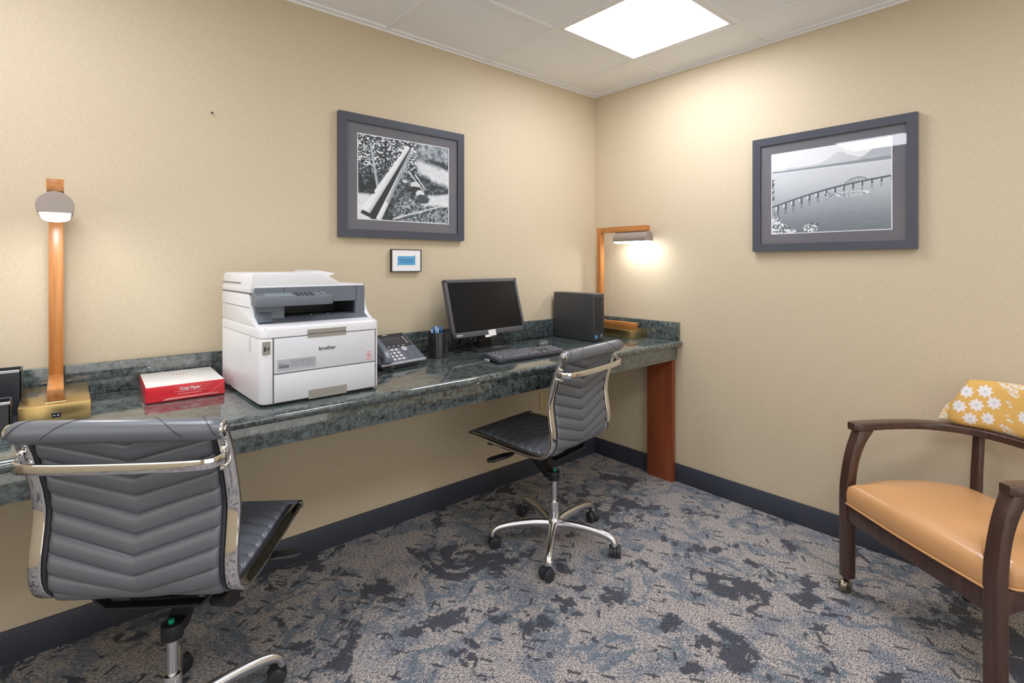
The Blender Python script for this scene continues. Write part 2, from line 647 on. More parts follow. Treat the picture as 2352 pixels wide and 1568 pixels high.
# air vent whose corner shows at the top edge
t = thing('ceiling_vent', 'small white square air vent in the ceiling tile left of the light panel', 'vent', (-1.405, -.74, CZ - .001))
b = B()
for s in (-1, 1):
    box(b, (min(s * .15, s * .13), -.15, -.006), (max(s * .15, s * .13), .15, 0), .001, 1)
    box(b, (-.13, min(s * .15, s * .13), -.006), (.13, max(s * .15, s * .13), 0), .001, 1)
obj('vent_frame', b, M_GRID, t)
b = B()
for k in range(9):
    box(b, (-.13, -.125 + k * .03, -.004), (.13, -.112 + k * .03, 0))
obj('slats', b, M_GRID, t)

# ================================================================== DESK
DZ = .838
desk = thing('granite_desk', 'long dark green granite desk running along the left wall under the equipment', 'desk', (0, 0, 0))
b = B()
# counter with bullnose front edge
ft, fb, yf = DZ, DZ - .034, -.672
prof = [(-.001, fb), (-.001, ft)]
for k in range(9):
    a = R(90 + 180 * k / 8)
    prof.append((yf + .017 + .017 * math.cos(a), (ft + fb) / 2 + .017 * math.sin(a)))
prism(b, prof, RX + .002, -.001, 'x')
obj('countertop', b, M_GRAN, desk)
bs = thing('backsplash', 'low green granite backsplash fixed to the walls behind the desktop', 'backsplash', (0, 0, DZ))
b = B(); box(b, (RX + .002, -.022, .0005), (-.001, -.001, .108), .0015, 2); obj('back_strip', b, M_GRAN, bs)
b = B(); box(b, (-.022, -.655, .0005), (-.001, -.0225, .108), .0015, 2); obj('side_strip', b, M_GRAN, bs)
b = B(); box(b, (RX + .002, -.646, .727), (-.044, -.626, fb), .0015, 2); obj('apron', b, M_GRAN, desk)
b = B(); box(b, (-.044, -.640, .729), (-.012, -.628, fb), .001, 1); obj('apron_end', b, M_GRAN, desk)
b = B(); box(b, (-.042, -.628, 0.0), (-.010, -.452, fb), .002, 2); obj('panel_leg', b, M_CHERRY, desk, label='reddish cherry wood support board')
for xx in (-2.0, -3.2):
    b = B(); box(b, (xx - .02, -.60, fb - .065), (xx + .02, -.001, fb), .002, 1); obj('bracket', b, M_BLACKM, desk)

# ================================================================== WALL THINGS
def frame_mesh(w, h, fw, dp, m):
    b = B()
    hw, hh = w / 2, h / 2
    sec = [(0, 0), (0, dp), (fw, dp), (fw, dp - .003), (fw, 0)]
    t = bmesh.new()
    rings = []
    for sx, sz in ((-1, -1), (1, -1), (1, 1), (-1, 1)):
        r = []
        for q, d in ((0, 0), (0, dp), (fw, dp - .004), (fw, 0)):
            r.append(t.verts.new((sx * (hw - q), -d, sz * (hh - q))))
        rings.append(r)
    for i in range(4):
        A, Bq = rings[i], rings[(i + 1) % 4]
        for k in range(4):
            t.faces.new((A[k], A[(k + 1) % 4], Bq[(k + 1) % 4], Bq[k]))
    bmesh.ops.recalc_face_normals(t, faces=t.faces)
    tmp_merge(b, t)
    return b

def glass_mat():
    m = bpy.data.materials.new('picture_glass')
    m.use_nodes = True
    t = m.node_tree
    t.nodes.remove(t.nodes['Principled BSDF'])
    o = t.nodes['Material Output']
    tr = t.nodes.new('ShaderNodeBsdfTransparent')
    gl = t.nodes.new('ShaderNodeBsdfGlossy')
    gl.inputs['Roughness'].default_value = .015
    fr = t.nodes.new('ShaderNodeFresnel')
    fr.inputs[0].default_value = 1.5
    geo = t.nodes.new('ShaderNodeNewGeometry')
    inv = t.nodes.new('ShaderNodeMath'); inv.operation = 'SUBTRACT'; inv.inputs[0].default_value = 1.0
    t.links.new(geo.outputs['Backfacing'], inv.inputs[1])
    mu = t.nodes.new('ShaderNodeMath'); mu.operation = 'MULTIPLY'
    t.links.new(fr.outputs[0], mu.inputs[0]); t.links.new(inv.outputs[0], mu.inputs[1])
    mx = t.nodes.new('ShaderNodeMixShader')
    t.links.new(mu.outputs[0], mx.inputs[0])
    t.links.new(tr.outputs[0], mx.inputs[1])
    t.links.new(gl.outputs[0], mx.inputs[2])
    t.links.new(mx.outputs[0], o.inputs['Surface'])
    return m
M_GLASS = glass_mat()

def mix3(a, b, f):
    return a * (1 - f[..., None]) + b * f[..., None]
def gtone(g):
    """cool duotone: grey value -> bluish linear colour"""
    g = np.clip(g, 0, 1)
    return np.stack([.012 + .86 * g ** 1.25, .022 + .88 * g ** 1.15, .030 + .90 * g ** 1.08], -1)
def sstep(a, b, x):
    t = np.clip((x - a) / (b - a), 0, 1)
    return t * t * (3 - 2 * t)

def logs_print(u, v):
    # v up
    n1 = vnoise(u, v, 26, 26, 1, 4)
    n2 = vnoise(u, v, 8, 8, 9, 3)
    n3 = vnoise(u, v, 75, 75, 20, 2)
    g = .17 + .5 * (n1 - .5) + .4 * (n2 - .5) + .35 * (n3 - .5)
    # foliage, upper left
    fol = sstep(.45, .75, v) * (1 - sstep(.55, .7, u))
    g = g + fol * (sstep(.45, .68, n3) * .75 - .05)
    # sky glints and pale bank on the right
    bank = sstep(.0, .09, .86 - v - .25 * (u - .55) + .06 * (n2 - .5)) * sstep(.0, .1, v - .60 + .45 * (u - .60) + .1 * (n2 - .5)) * sstep(.56, .66, u)
    g = g * (1 - bank) + bank * (.82 + .25 * (n1 - .5))
    top = sstep(.80, .86, v + .1 * (u - .6)) * sstep(.6, .65, u)
    g = g * (1 - top) + top * (.35 + .8 * (n1 - .4))
    # lower right brush
    br = sstep(0, .06, .42 - v - .06 + .12 * (u - .6)) * sstep(.30, .45, u)
    g = g * (1 - br) + br * (.30 + .9 * (n3 - .42) + .5 * (n1 - .5))
    road = sstep(.62, .7, u) * sstep(.0, .05, v - .20) * sstep(0, .05, .36 - v + .2 * (u - .7))
    g = g * (1 - road) + road * (.80 + .3 * (n1 - .5))
    # tall trunks
    for (x0, y0, x1, y1, wd, val) in ((.13, .90, .20, .40, .012, .62), (.28, .95, .28, .60, .010, .06), (.02, .52, .10, .02, .020, .09)):
        tt = np.clip(((u - x0) * (x1 - x0) + (v - y0) * (y1 - y0)) / ((x1 - x0) ** 2 + (y1 - y0) ** 2), 0, 1)
        dd = np.hypot(u - x0 - tt * (x1 - x0), v - y0 - tt * (y1 - y0))
        k = 1 - sstep(wd * .8, wd * 1.1, dd)
        g = g * (1 - k) + k * val
    # bright ground, lower left
    gl = sstep(0, .05, .33 - v) * (1 - sstep(.10, .17, u))
    g = g * (1 - gl) + gl * (.85 + .2 * (n1 - .5))
    # the logs running up to the right
    def log(x0, y0, x1, y1, w0, w1, val):
        nonlocal g
        L = math.hypot(x1 - x0, y1 - y0)
        dx, dy = (x1 - x0) / L, (y1 - y0) / L
        s = (u - x0) * dx + (v - y0) * dy
        d = (u - x0) * (-dy) + (v - y0) * dx
        wd = w0 + (w1 - w0) * np.clip(s / L, 0, 1)
        k = (1 - sstep(wd * .85, wd * 1.05, np.abs(d))) * (s > 0) * (s < L)
        shade = val * (1 + .25 * d / wd) + .18 * (vnoise(np.clip(s / L, 0, 1), np.clip(d / .3 + .5, 0, 1), 14, 30, 33, 2) - .5)
        g = g * (1 - k) + k * shade
    log(.10, .04, .57, .95, .085, .03, .12)
    log(.08, .10, .53, .93, .052, .020, .92)
    log(.21, .01, .58, .93, .030, .014, .90)
    log(.30, .22, .56, .90, .022, .010, .55)
    log(.52, .63, .70, .40, .008, .008, .75)
    log(.60, .60, .72, .42, .008, .006, .85)
    # pale rocks / machine
    for cx, cy, rx, ry, val in ((.60, .47, .06, .035, .80), (.66, .36, .05, .05, .88), (.49, .50, .03, .02, .75)):
        k = 1 - sstep(.85, 1.1, np.hypot((u - cx) / rx, (v - cy) / ry) + .5 * (n1 - .5))
        g = g * (1 - k) + k * val
    for cx, cy, rx, ry, val in ((.60, .425, .05, .025, .12), (.69, .30, .08, .06, .22), (.15, .33, .025, .022, .2)):
        k = 1 - sstep(.85, 1.1, np.hypot((u - cx) / rx, (v - cy) / ry) + .5 * (n1 - .5))
        g = g * (1 - k) + k * val
    log(.36, .03, .99, .26, .008, .006, .85)
    log(.36, .00, .99, .22, .006, .006, .12)
    g = (g - .5) * 1.3 + .44
    brd = (u < .008) | (u > .992) | (v < .01) | (v > .99)
    g = np.where(brd, .9, g)
    return gtone(g)

def bridge_print(u, v):
    n1 = vnoise(u, v, 20, 60, 3, 3)
    n2 = vnoise(u, v, 7, 7, 5, 3)
    n3 = vnoise(u, v, 70, 60, 8, 2)
    g = .80 - .55 * sstep(0, .85, .80 - v) + .05 * (n1 - .5)
    # sky
    sky = sstep(.745, .75, v)
    g = g * (1 - sky) + sky * .93
    # far hills
    h1 = .79 + .05 * u + .09 * np.exp(-((u - .60) / .10) ** 2) + .03 * (vnoise(u, v * 0, 12, 1, 2, 2) - .5)
    k = (v < h1) * (v > .76)
    g = np.where(k, .74 + .1 * (n2 - .5), g)
    h2 = .77 + .22 * sstep(.68, 1.0, u)
    k = (v < h2) * (v > .765)
    g = np.where(k, .60 + .12 * (n2 - .5), g)
    shore = .765 + .012 * u
    k = (np.abs(v - shore) < .008 + .012 * u)
    g = np.where(k, .40, g)
    # bridge line
    yb = .335 + .245 * u + .04 * np.sin(u * PI)
    for i in range(14):
        x = .065 + i * .0715
        wd = .011 - .0003 * i
        yy = .335 + .245 * x + .04 * math.sin(x * PI)
        ln = .085 - .0035 * i
        kk = (np.abs(u - x) < wd) * (v < yy) * (v > yy - ln)
        g = np.where(kk, .16, g)
        kk = (np.abs(u - x + wd * 1.6) < wd * .7) * (v < yy - .01) * (v > yy - ln + .02)
        g = np.where(kk, .88, g)
        kk = (np.abs(u - x) < wd) * (v < yy - ln) * (v > yy - ln - .06)
        g = np.where(kk, g * .7, g)
    g = np.where(np.abs(v - yb) < .010, .14, g)
    # truss span
    arch = yb + .055 * np.clip(1 - ((u - .73) / .09) ** 2, 0, 1) ** .6
    k = (np.abs(u - .73) < .09) * ((np.abs(v - arch) < .006) | ((v < arch) * (v > yb) * (np.abs(((u * 60) % 1) - .5) < .16)))
    g = np.where(k, .30, g)
    # floating ring of logs
    rr = np.hypot((u - .70) / .14, (v - .425 - .02 * (u - .7)) / .028)
    g = np.where(np.abs(rr - .85) < .16, .9 * (n3 > .42) + .25 * (n3 <= .42), g)
    k = (np.hypot((u - .52) / .06, (v - .425) / .03) < 1)
    g = np.where(k, .5 + .9 * (n3 - .5), g)
    # near foliage
    for cx, cy, rx, ry in ((.03, .10, .07, .14), (.10, .07, .06, .07), (.36, .06, .07, .06), (.15, .03, .1, .03)):
        k = (np.hypot((u - cx) / rx, (v - cy) / ry) + 1.1 * (n3 - .5) < 1)
        g = np.where(k, np.where(n3 > .47, .92, .2), g)
    k = (u < .03) * (v > .42) * (v < .68) * (n3 > .5)
    g = np.where(k, .12, g)
    brd = (u < .008) | (u > .992) | (v < .01) | (v > .99)
    g = np.where(brd, .93, g)
    return gtone(g)

def picture(name_label, cx, cz, wall, w, h, iw, ih, fn, nx, ny, ox=0.0, oz=0.0):
    t = thing('framed_picture', name_label, 'picture', (cx, -.001, cz) if wall == 'A' else (-.001, cx, cz), 0 if wall == 'A' else R(-90))
    # local: X along wall, -Y towards the room
    fw = .038
    obj('frame', frame_mesh(w, h, fw, .026, M_FRAMEP), M_FRAMEP, t)
    b = B(); box(b, (-w / 2 + fw - .002, -.012, -h / 2 + fw - .002), (w / 2 - fw + .002, -.006, h / 2 - fw + .002)); obj('mat', b, M_MAT, t, smooth=False)
    paint_grid('print', iw, ih, nx, ny, fn, t, (ox, -.0132, oz), (0, 0, 0))
    b = B(); box(b, (-w / 2 + fw - .003, -.0175, -h / 2 + fw - .003), (w / 2 - fw + .003, -.0155, h / 2 - fw + .003)); obj('glass_pane', b, M_GLASS, t, smooth=False)
    return t
picture('dark framed black and white photo of logs in a forest, above the printer and monitor', -1.465, 1.705, 'A', .697, .578, .514, .407, logs_print, 380, 300, 0, .0)
picture('dark framed black and white photo of a long bridge over water, on the right wall', -1.442, 1.647, 'B', .697, .582, .516, .410, bridge_print, 400, 320, 0, .0)

# small sign frame
t = thing('sign_frame', 'small black framed white notice with a blue text block, below the forest photo', 'sign', (-1.463, -.001, 1.308))
obj('frame', frame_mesh(.166, .112, .004, .020, M_BLACK), M_BLACK, t)
b = B(); box(b, (-.080, -.016, -.053), (.080, -.004, .053)); obj('notice', b, pm('notice_paper', (.85, .85, .85), .5), t, smooth=False)
b = B(); box(b, (-.050, -.0168, -.022), (.049, -.016, .022)); box(b, (.045, -.0168, .022), (.049, -.016, .028)); box(b, (-.050, -.0168, -.028), (-.046, -.016, -.022)); obj('blue_label', b, pm('blue_label', (.10, .36, .62), .5), t, smooth=False)
b = B()
for z, x0, x1 in ((.004, -.040, .040), (-.007, -.030, .034)):
    x = x0
    while x < x1:
        l = random.uniform(.006, .012)
        box(b, (x, -.0172, z - .0018), (min(x + l, x1), -.0168, z + .0018))
        x += l + .0022
obj('lettering', b, pm('blue_ink', (.02, .10, .30), .5), t, smooth=False)

# outlet under the desk and a nail high on the wall
t = thing('wall_outlet', 'beige wall outlet under the desk behind the far office chair', 'outlet', (-.490, -.001, .432))
b = B(); box(b, (-.036, -.006, -.057), (.036, 0, .057), .002, 2); obj('cover_plate', b, M_BEIGE, t)
for s in (-1, 1):
    b = B(); cyl(b, (0, -.0075, s * .02), (0, -.005, s * .02), .014, n=20)
    o = obj('socket', b, M_BEIGE, t)
    b = B()
    for q in (-.005, .005):
        box(b, (q - .001, -.0082, s * .02 - .004), (q + .001, -.0074, s * .02 + .004))
    obj('slots', b, M_BLACK, o, smooth=False)
b = B(); cyl(b, (-2.323, -.012, 1.886), (-2.323, 0, 1.888), .0015, n=8); cyl(b, (-2.323, -.014, 1.886), (-2.323, -.012, 1.886), .004, n=10)
tag(obj('nail', b, M_BLACKM), 'tiny dark nail head alone high on the left wall', 'nail')

# ================================================================== DESK LAMPS
M_LAMPGLOW = pm('lamp_lens_glow', (.9, .9, .9), .5, emit=(.95, .97, 1.0), es=LAMP)
def desk_lamp(x, y, rz, label):
    t = thing('desk_lamp', label, 'lamp', (x, y, DZ), rz, 'wooden desk lamps')
    b = B(); box(b, (-.079, -.320, 0), (.079, 0, .052), .0015, 2); base = obj('base', b, M_BRASS, t, label='satin brass box base')
    b = B(); box(b, (-.023, -.304, .052), (.023, -.0, .056), .0008, 1); obj('mounting_plate', b, M_BRASS, t)
    b = B(); box(b, (-.0185, -.298, .056), (.0185, -.032, .092), .0012, 2); obj('foot_bar', b, M_OAKY, t)
    b = B(); box(b, (-.0185, -.034, .0562), (.0185, 0, .687), .0012, 2); obj('post', b, M_OAK, t)
    b = B(); box(b, (-.0185, -.385, .653), (.0185, -.034, .687), .0012, 2); obj('arm', b, M_OAKY, t)
    # cylinder shade, flat cut at the bottom
    r, zc = .041, .611
    cut = zc - .018
    pts = []
    a0 = math.asin(.018 / r)
    for k in range(37):
        a = -a0 + (PI + 2 * a0) * k / 36
        pts.append((r * math.cos(a), zc + r * math.sin(a)))
    b = B(); prism(b, pts, -.393, -.150, 'y', .0012, seg=1); obj('shade', b, M_NICKEL, t)
    hw = r * math.cos(a0) - .004
    pts = [(hw * math.cos(R(180 + 180 * k / 12)), cut - .0002 + .011 * math.sin(R(180 + 180 * k / 12))) for k in range(13)]
    b = B(); prism(b, pts, -.389, -.154, 'y'); obj('lens', b, M_LAMPGLOW, t)
    b = B(); box(b, (-.008, -.3215, .014), (.012, -.319, .029), .001, 1); sw = obj('switch', b, M_BLACK, t)
    b = B(); box(b, (-.005, -.3222, .020), (0, -.3214, .022)); cyl(b, (.006, -.3222, .021), (.006, -.3214, .021), .002, n=10); obj('switch_marks', b, M_PRINTW, sw, smooth=False)
    for yy, n in ((-.10, .030), (-.155, .026)):
        b = B(); box(b, (-.066, yy - .012, .0518), (-.066 + n, yy + .008, .0530), .0008, 1); box(b, (-.063, yy - .003, .0525), (-.066 + n - .004, yy + .001, .0534)); obj('socket', b, M_DGREY2, t)
    return t
desk_lamp(-2.786, -.045, 0, 'wooden desk lamp with a brass base at the left end, beside the red ream')
desk_lamp(-.103, -.118, 0, 'wooden desk lamp with a brass base in the corner, right of the computer tower')

# ================================================================== PAPER REAM
t = thing('paper_ream', 'red and white wrapped ream of copy paper lying left of the printer', 'ream of paper', (-2.456, -.312, DZ), R(-2.1))
W, D_, H_ = .226, .275, .054
b = B(); box(b, (-W / 2, 0, .001), (W / 2, D_, H_), .003, 3)
for f in b.faces:
    f.material_index = 0
bm = b
bm.normal_update()
for f in bm.faces:
    if f.normal.z > .8:
        f.material_index = 1
obj('wrapper', bm, [M_RED, M_PAPER], t)
# folded flaps of the end
for s in (-1, 1):
    b = B()
    x0 = s * (W / 2 - .001)
    pts = [(x0, H_ - .006), (s * (W / 2 - .048), .014), (s * (W / 2 - .040), .004), (x0, .004)]
    prism(b, pts, -.0022, .001, 'y', .0005, seg=1)
    obj('end_fold', b, M_RED, t)
b = B()
pts = [(-W / 2 + .045, .006), (-W / 2 + .058, .0115), (W / 2 - .022, .0125), (W / 2 - .022, .0095), (-W / 2 + .070, .0070)]
prism(b, pts, -.003, 0, 'y')
obj('paper_seam', b, pm('pink_paper', (.80, .38, .38), .35), t)
text_obj('lettering', 'Copy Paper', .0125, M_PRINTW, t, (.010, -.0006, .0385), (R(90), 0, 0), bold=.0003)
b = B()
for z, x0, x1, hh in ((.0295, -.035, .050, .0014), (.0215, -.024, .042, .0020)):
    x = x0
    while x < x1:
        l = random.uniform(.004, .011)
        box(b, (x, -.0006, z - hh / 2), (min(x + l, x1), .0005, z + hh / 2))
        x += l + .0022
obj('fine_print', b, pm('pale_red_ink', (.85, .45, .45), .5), t, smooth=False)
b = B()
x = -.022
for k, (l, hh) in enumerate(((.003, .016), (.007, .010), (.006, .010), (.007, .010), (.003, .016))):
    box(b, (x, .190 - hh / 2, H_ - .0005), (x + l * .7, .190 + hh / 2, H_ + .0005))
    x += .0105
obj('red_mark', b, M_RED, t, smooth=False)
b = B()
sweep(b, smooth_path([(-.05, .050, H_ + .0001), (0, .056, H_ + .0003), (.03, .072, H_ + .0003), (.06, .088, H_ + .0001)], 6), [(-.002, -.0005), (.002, -.0005), (0, .0010)])
obj('crease', b, M_PAPER, t)

# ================================================================== PRINTER
P = thing('printer', 'large white multifunction printer with a grey control panel', 'printer', (-2.3038, -.6004, DZ), R(1.13))
PW, PD = .408, .475
b = B()
prism(b, footprint(0, 0, PW, PD, .028, .012), .010, .216, 'z', .002)
box(b, (.02, .05, .0), (PW - .02, PD - .03, .012))
obj('body', b, M_WHITE, P)
b = B()
# cap: sloping shoulder between body and scanner part
t_ = bmesh.new()
o1 = footprint(0, 0, PW, PD, .028, .012)
rings = []
for ins, z in ((0, .218), (0, .243), (.002, .248), (.006, .2515)):
    rings.append([t_.verts.new((x + (ins if x < PW / 2 else -ins), y + (ins if y < PD / 2 else -ins), z)) for x, y in o1])
n = len(o1)
for A, C_ in zip(rings, rings[1:]):
    for i in range(n):
        t_.faces.new((A[i], A[(i + 1) % n], C_[(i + 1) % n], C_[i]))
t_.faces.new(rings[0]); t_.faces.new(rings[-1])
bmesh.ops.recalc_face_normals(t_, faces=t_.faces)
tmp_merge(b, t_)
obj('top_cover', b, M_WHITE, P)
# cheeks with concave front edge
ck = [(PD - .004, .25), (PD - .004, .354), (.128, .354), (.120, .330), (.112, .300), (.098, .276), (.078, .2625), (.060, .2550), (.050, .25)]
for nm, x0, x1 in (('side_panel', 0.001, .014), ('side_panel', PW - .014, PW - .001)):
    b = B(); prism(b, ck, x0, x1, 'x', .0012, seg=2); obj(nm, b, M_WHITE, P)
# white front ledge sweep under the dark opening
b = B(); prism(b, [(.004, .249), (.030, .251), (.060, .255), (.084, .262), (.092, .262), (.20, .262), (.20, .249)], .012, PW - .012, 'x'); obj('front_ledge', b, M_WHITE, P)
# dark recess
b = B()
box(b, (.012, .098, .258), (.105, .12, .373), .001, 1)
box(b, (.360, .098, .258), (PW - .012, .12, .373), .001, 1)
box(b, (.10, .098, .318), (.365, .12, .373), .001, 1)
prism(b, [(.060, .2545), (.098, .270), (.15, .274), (.15, .262), (.09, .2515)], .014, PW - .014, 'x')
prism(b, [(.070, .262), (.104, .300), (.104, .262)], .014, .060, 'x')
obj('front_bezel', b, M_DGREY, P)
b = B(); box(b, (.10, .12, .262), (.365, .40, .266)); box(b, (.10, .30, .262), (.365, .31, .33)); box(b, (.095, .11, .262), (.10, .30, .33)); box(b, (.365, .11, .262), (.37, .30, .33)); box(b, (.09, .11, .330), (.37, .31, .333)); obj('output_tray', b, M_DGREY2, P)
b = B()
for x in (.205, .265):
    cyl(b, (x, .125, .266), (x, .125, .276), .004, n=12)
box(b, (.225, .122, .266), (.25, .135, .269), .001, 1)
obj('tray_stops', b, M_DGREY, P)
# back/inner core and scanner
b = B(); box(b, (.012, .31, .25), (PW - .012, PD - .004, .354)); obj('core', b, M_WHITE, P)
b = B(); prism(b, footprint(.001, .108, PW - .004, PD - .002, .022, .012), .3555, .3785, 'z', .004, seg=3); obj('scanner_lid', b, M_WHITE, P)
b = B(); box(b, (.150, .1, .356), (.248, .1095, .371), .002, 2); obj('lid_grip', b, M_DGREY2, P)
b = B(); box(b, (.015, .104, .3560), (PW - .020, .1095, .3735), .002, 2); obj('lid_front_strip', b, M_DGREY, P)
# document feeder hump
b = B()
hump = [(.002, .364), (.002, .412), (.006, .419), (.014, .422), (.235, .422), (.247, .417), (.330, .372), (.330, .364)]
prism(b, hump, .1095, PD - .02, 'y', .003, seg=3)
obj('document_feeder', b, M_WHITE, P)
b = B(); prism(b, [(.225, .417), (.262, .4285), (.322, .4180), (.326, .415), (.300, .404), (.262, .398)], .20, .42, 'y', .003, seg=3); obj('feeder_tray', b, M_WHITE, P)
b = B(); box(b, (-.0002, .225, .3862), (.003, .45, .3885)); obj('feeder_slit', b, M_BLACK, P, smooth=False)
b = B(); box(b, (-.0006, .112, .3535), (.004, PD - .006, .3557)); box(b, (-.0006, .118, .3085), (.002, PD - .006, .3095)); obj('side_seam', b, pm('seam_grey', (.16, .16, .17), .6), P, smooth=False)
# control panel
b = B()
t_ = bmesh.new()
front, back = .046, .112
c = [(.004, front + .008), (.012, front), (.246, front), (.256, front + .010), (.256, back), (.004, back)]
zt = lambda y: .341 + (y - front) / (back - front) * .017
lo_ = [t_.verts.new((x, y, .313 + (y - front) * .05)) for x, y in c]
hi_ = [t_.verts.new((x, y, zt(y))) for x, y in c]
t_.faces.new(lo_); t_.faces.new(hi_)
for i in range(6):
    t_.faces.new((lo_[i], lo_[(i + 1) % 6], hi_[(i + 1) % 6], hi_[i]))
bmesh.ops.recalc_face_normals(t_, faces=t_.faces)
bmesh.ops.bevel(t_, geom=list(t_.edges), offset=.0018, segments=2, profile=.5, affect='EDGES')
tmp_merge(b, t_)
cp = obj('control_panel', b, M_DGREY, P)
tilt = Matrix.Translation((0, front, .341)) @ Matrix.Rotation(math.atan2(.017, back - front), 4, 'X')
b = B(); box(b, (.035, .012, .0006), (.122, .052, .0012), 0, mtx=tilt); obj('display', b, pm('lcd_grey', (.22, .26, .29), .2), cp, smooth=False)
for (x, y, l) in ((.134, .012, .010), (.134, .026, .010), (.134, .040, .010), (.150, .018, .010), (.150, .034, .010), (.166, .012, .009), (.166, .026, .009), (.166, .040, .009), (.182, .012, .009), (.182, .026, .009), (.182, .040, .009), (.200, .020, .012), (.200, .038, .012), (.222, .020, .014), (.222, .038, .014)):
    b = B(); box(b, (x, y, .0004), (x + l, y + .008, .0022), .0006, 1, mtx=tilt); obj('button', b, M_DGREY2 if x < .2 else pm('button_grey', (.28, .30, .33), .4), cp)
# front panels
b = B(); box(b, (.040, -.0022, .1035), (.387, .01, .2155), .0015, 2)
fp = obj('front_cover', b, M_WHITE2, P)
b = B(); box(b, (.040, -.0022, .012), (.387, .01, .1005), .0015, 2)
dr = obj('paper_drawer', b, M_WHITE2, P)
b = B(); box(b, (.036, -.0004, .012), (.3905, .002, .2165)); box(b, (.036, -.0004, .2155), (PW - .03, .002, .2185)); obj('panel_gap', b, pm('gap_dark', (.10, .10, .11), .7), P, smooth=False)
def recess(x0, x1, z0, z1, par, split=None):
    b = B()
    box(b, (x0, -.0030, z0), (x1, -.0018, z1), .0004, 1)
    o = obj('handle', b, M_TAUPE, par)
    if split:
        b = B(); box(b, (x0 + .001, -.0034, split - .001), (x1 - .001, -.0028, split + .001)); obj('handle_gap', b, M_PRINTD, par, smooth=False)
    return o
recess(.145, .278, .208, .236, P, .2215)
recess(.148, .281, .006, .036, dr)
text_obj('lettering', 'brother', .0185, M_PRINTD, fp, (.2115, -.0026, .1690), (R(90), 0, 0), bold=.00022, depth=.0004)
b = B(); box(b, (.050, -.0027, .111), (.173, -.0021, .1465), .0002, 1); lb = obj('sticker', b, pm('silver_sticker', (.42, .43, .47), .5), fp)
b = B()
box(b, (.054, -.0030, .119), (.086, -.0026, .129)); box(b, (.054, -.0030, .132), (.070, -.0026, .134))
for z in (.122, .128, .134, .139):
    x = .091
    while x < .166:
        l = random.uniform(.004, .009)
        if not (.126 < x < .133):
            box(b, (x, -.0030, z - .0007), (min(x + l, .168), -.0026, z + .0007))
        x += l + .002
box(b, (.1300, -.0030, .121), (.1312, -.0026, .139))
obj('sticker_print', b, pm('sticker_grey', (.16, .16, .19), .5), lb, smooth=False)
b = B(); box(b, (.352, -.0026, .112), (.374, -.0021, .141)); s2 = obj('red_sticker', b, pm('pink_sticker', (.68, .60, .64), .5), fp, smooth=False)
b = B()
box(b, (.353, -.0030, .1385), (.373, -.0026, .1400)); box(b, (.353, -.0030, .113), (.373, -.0026, .1150))
cyl(b, (.3635, -.0030, .127), (.3635, -.0026, .127), .0062, n=16); obj('sticker_symbol', b, pm('sticker_red', (.55, .10, .12), .5), s2, smooth=False)
b = B(); box(b, (.361, -.0034, .124), (.3655, -.0029, .130)); obj('symbol_core', b, M_PRINTW, s2, smooth=False)
# usb port on the rounded corner
b = B(); box(b, (.006, -.0012, .167), (.030, .004, .208), .001, 1); up = obj('usb_port', b, M_TAUPE, P)
b = B(); box(b, (.010, -.0018, .178), (.016, -.0010, .192)); box(b, (.021, -.0018, .180), (.0245, -.0010, .190)); obj('usb_slot', b, M_BLACK, up, smooth=False)
b = B()
for k in range(7):
    box(b, (-.0012, .098, .165 + k * .0075), (.001, .118, .168 + k * .0075))
obj('side_vent', b, pm('vent_grey', (.48, .49, .50), .6), P, smooth=False)
b = B(); box(b, (-.0006, .33, .0), (.004, .37, .016), .001, 1); obj('base_foot', b, M_DGREY2, P)

# ================================================================== TELEPHONE
T = thing('desk_phone', 'dark grey office telephone with a screen between the printer and the pen cup', 'telephone', (-1.640, -.317, DZ), R(8.95))
PH_W, PH_D = .240, .165
tiltA = math.atan2(.100, .165)
TM = Matrix.Translation((0, 0, .030)) @ Matrix.Rotation(tiltA, 4, 'X')
L_ = math.hypot(.100, .165)
b = B(); box(b, (-.120, 0, -.018), (.120, L_, 0), .005, 3, mtx=TM)
obj('housing', b, pm('phone_grey', (.10, .115, .15), .38), T)
b = B(); box(b, (-.120, -.004, -.012), (.120, .002, .0005), .003, 3, mtx=TM); obj('front_lip', b, pm('silver_plastic', (.60, .62, .66), .25), T)
b = B(); prism(b, [(.02, .002), (.035, .035), (.165, .110), (.175, .002)], -.095, .095, 'x', .003); obj('stand', b, M_DGREY2, T)
b = B(); box(b, (-.118, L_ * .50, .0002), (.108, L_ - .002, .0018), .0008, 1, mtx=TM)
bz = obj('screen_bezel', b, M_BLACK, T)
b = B(); box(b, (-.030, L_ * .56, .0016), (.070, L_ * .86, .0022), 0, mtx=TM); obj('display', b, pm('phone_screen', (.05, .05, .06), .15), bz, smooth=False)
b = B(); box(b, (-.006, L_ * .945, .0016), (.018, L_ * .962, .0022), 0, mtx=TM); obj('logo_mark', b, M_PRINTW, bz, smooth=False)
M_KEYW = pm('key_white', (.72, .74, .76), .35)
M_KEYG = pm('key_grey', (.12, .14, .18), .35)
for r_ in range(5):
    for s, x in ((0, -.058), (1, .084)):
        b = B(); box(b, (x, L_ * (.60 + .055 * r_), .0014), (x + .012, L_ * (.60 + .055 * r_) + .003, .0030), .0004, 1, mtx=TM); obj('line_key', b, M_KEYW, bz)
for k in range(4):
    b = B(); box(b, (-.028 + k * .026, L_ * .525, .0014), (-.028 + k * .026 + .014, L_ * .525 + .003, .0028), .0004, 1, mtx=TM); obj('soft_key', b, M_KEYW, bz)
for r_ in range(4):
    for c_ in range(3):
        x, y = -.050 + c_ * .023, .012 + r_ * .0205
        b = B(); box(b, (x, y, 0), (x + .016, y + .012, .0028), .0012, 2, mtx=TM); obj('key', b, M_KEYW, T)
b = B()
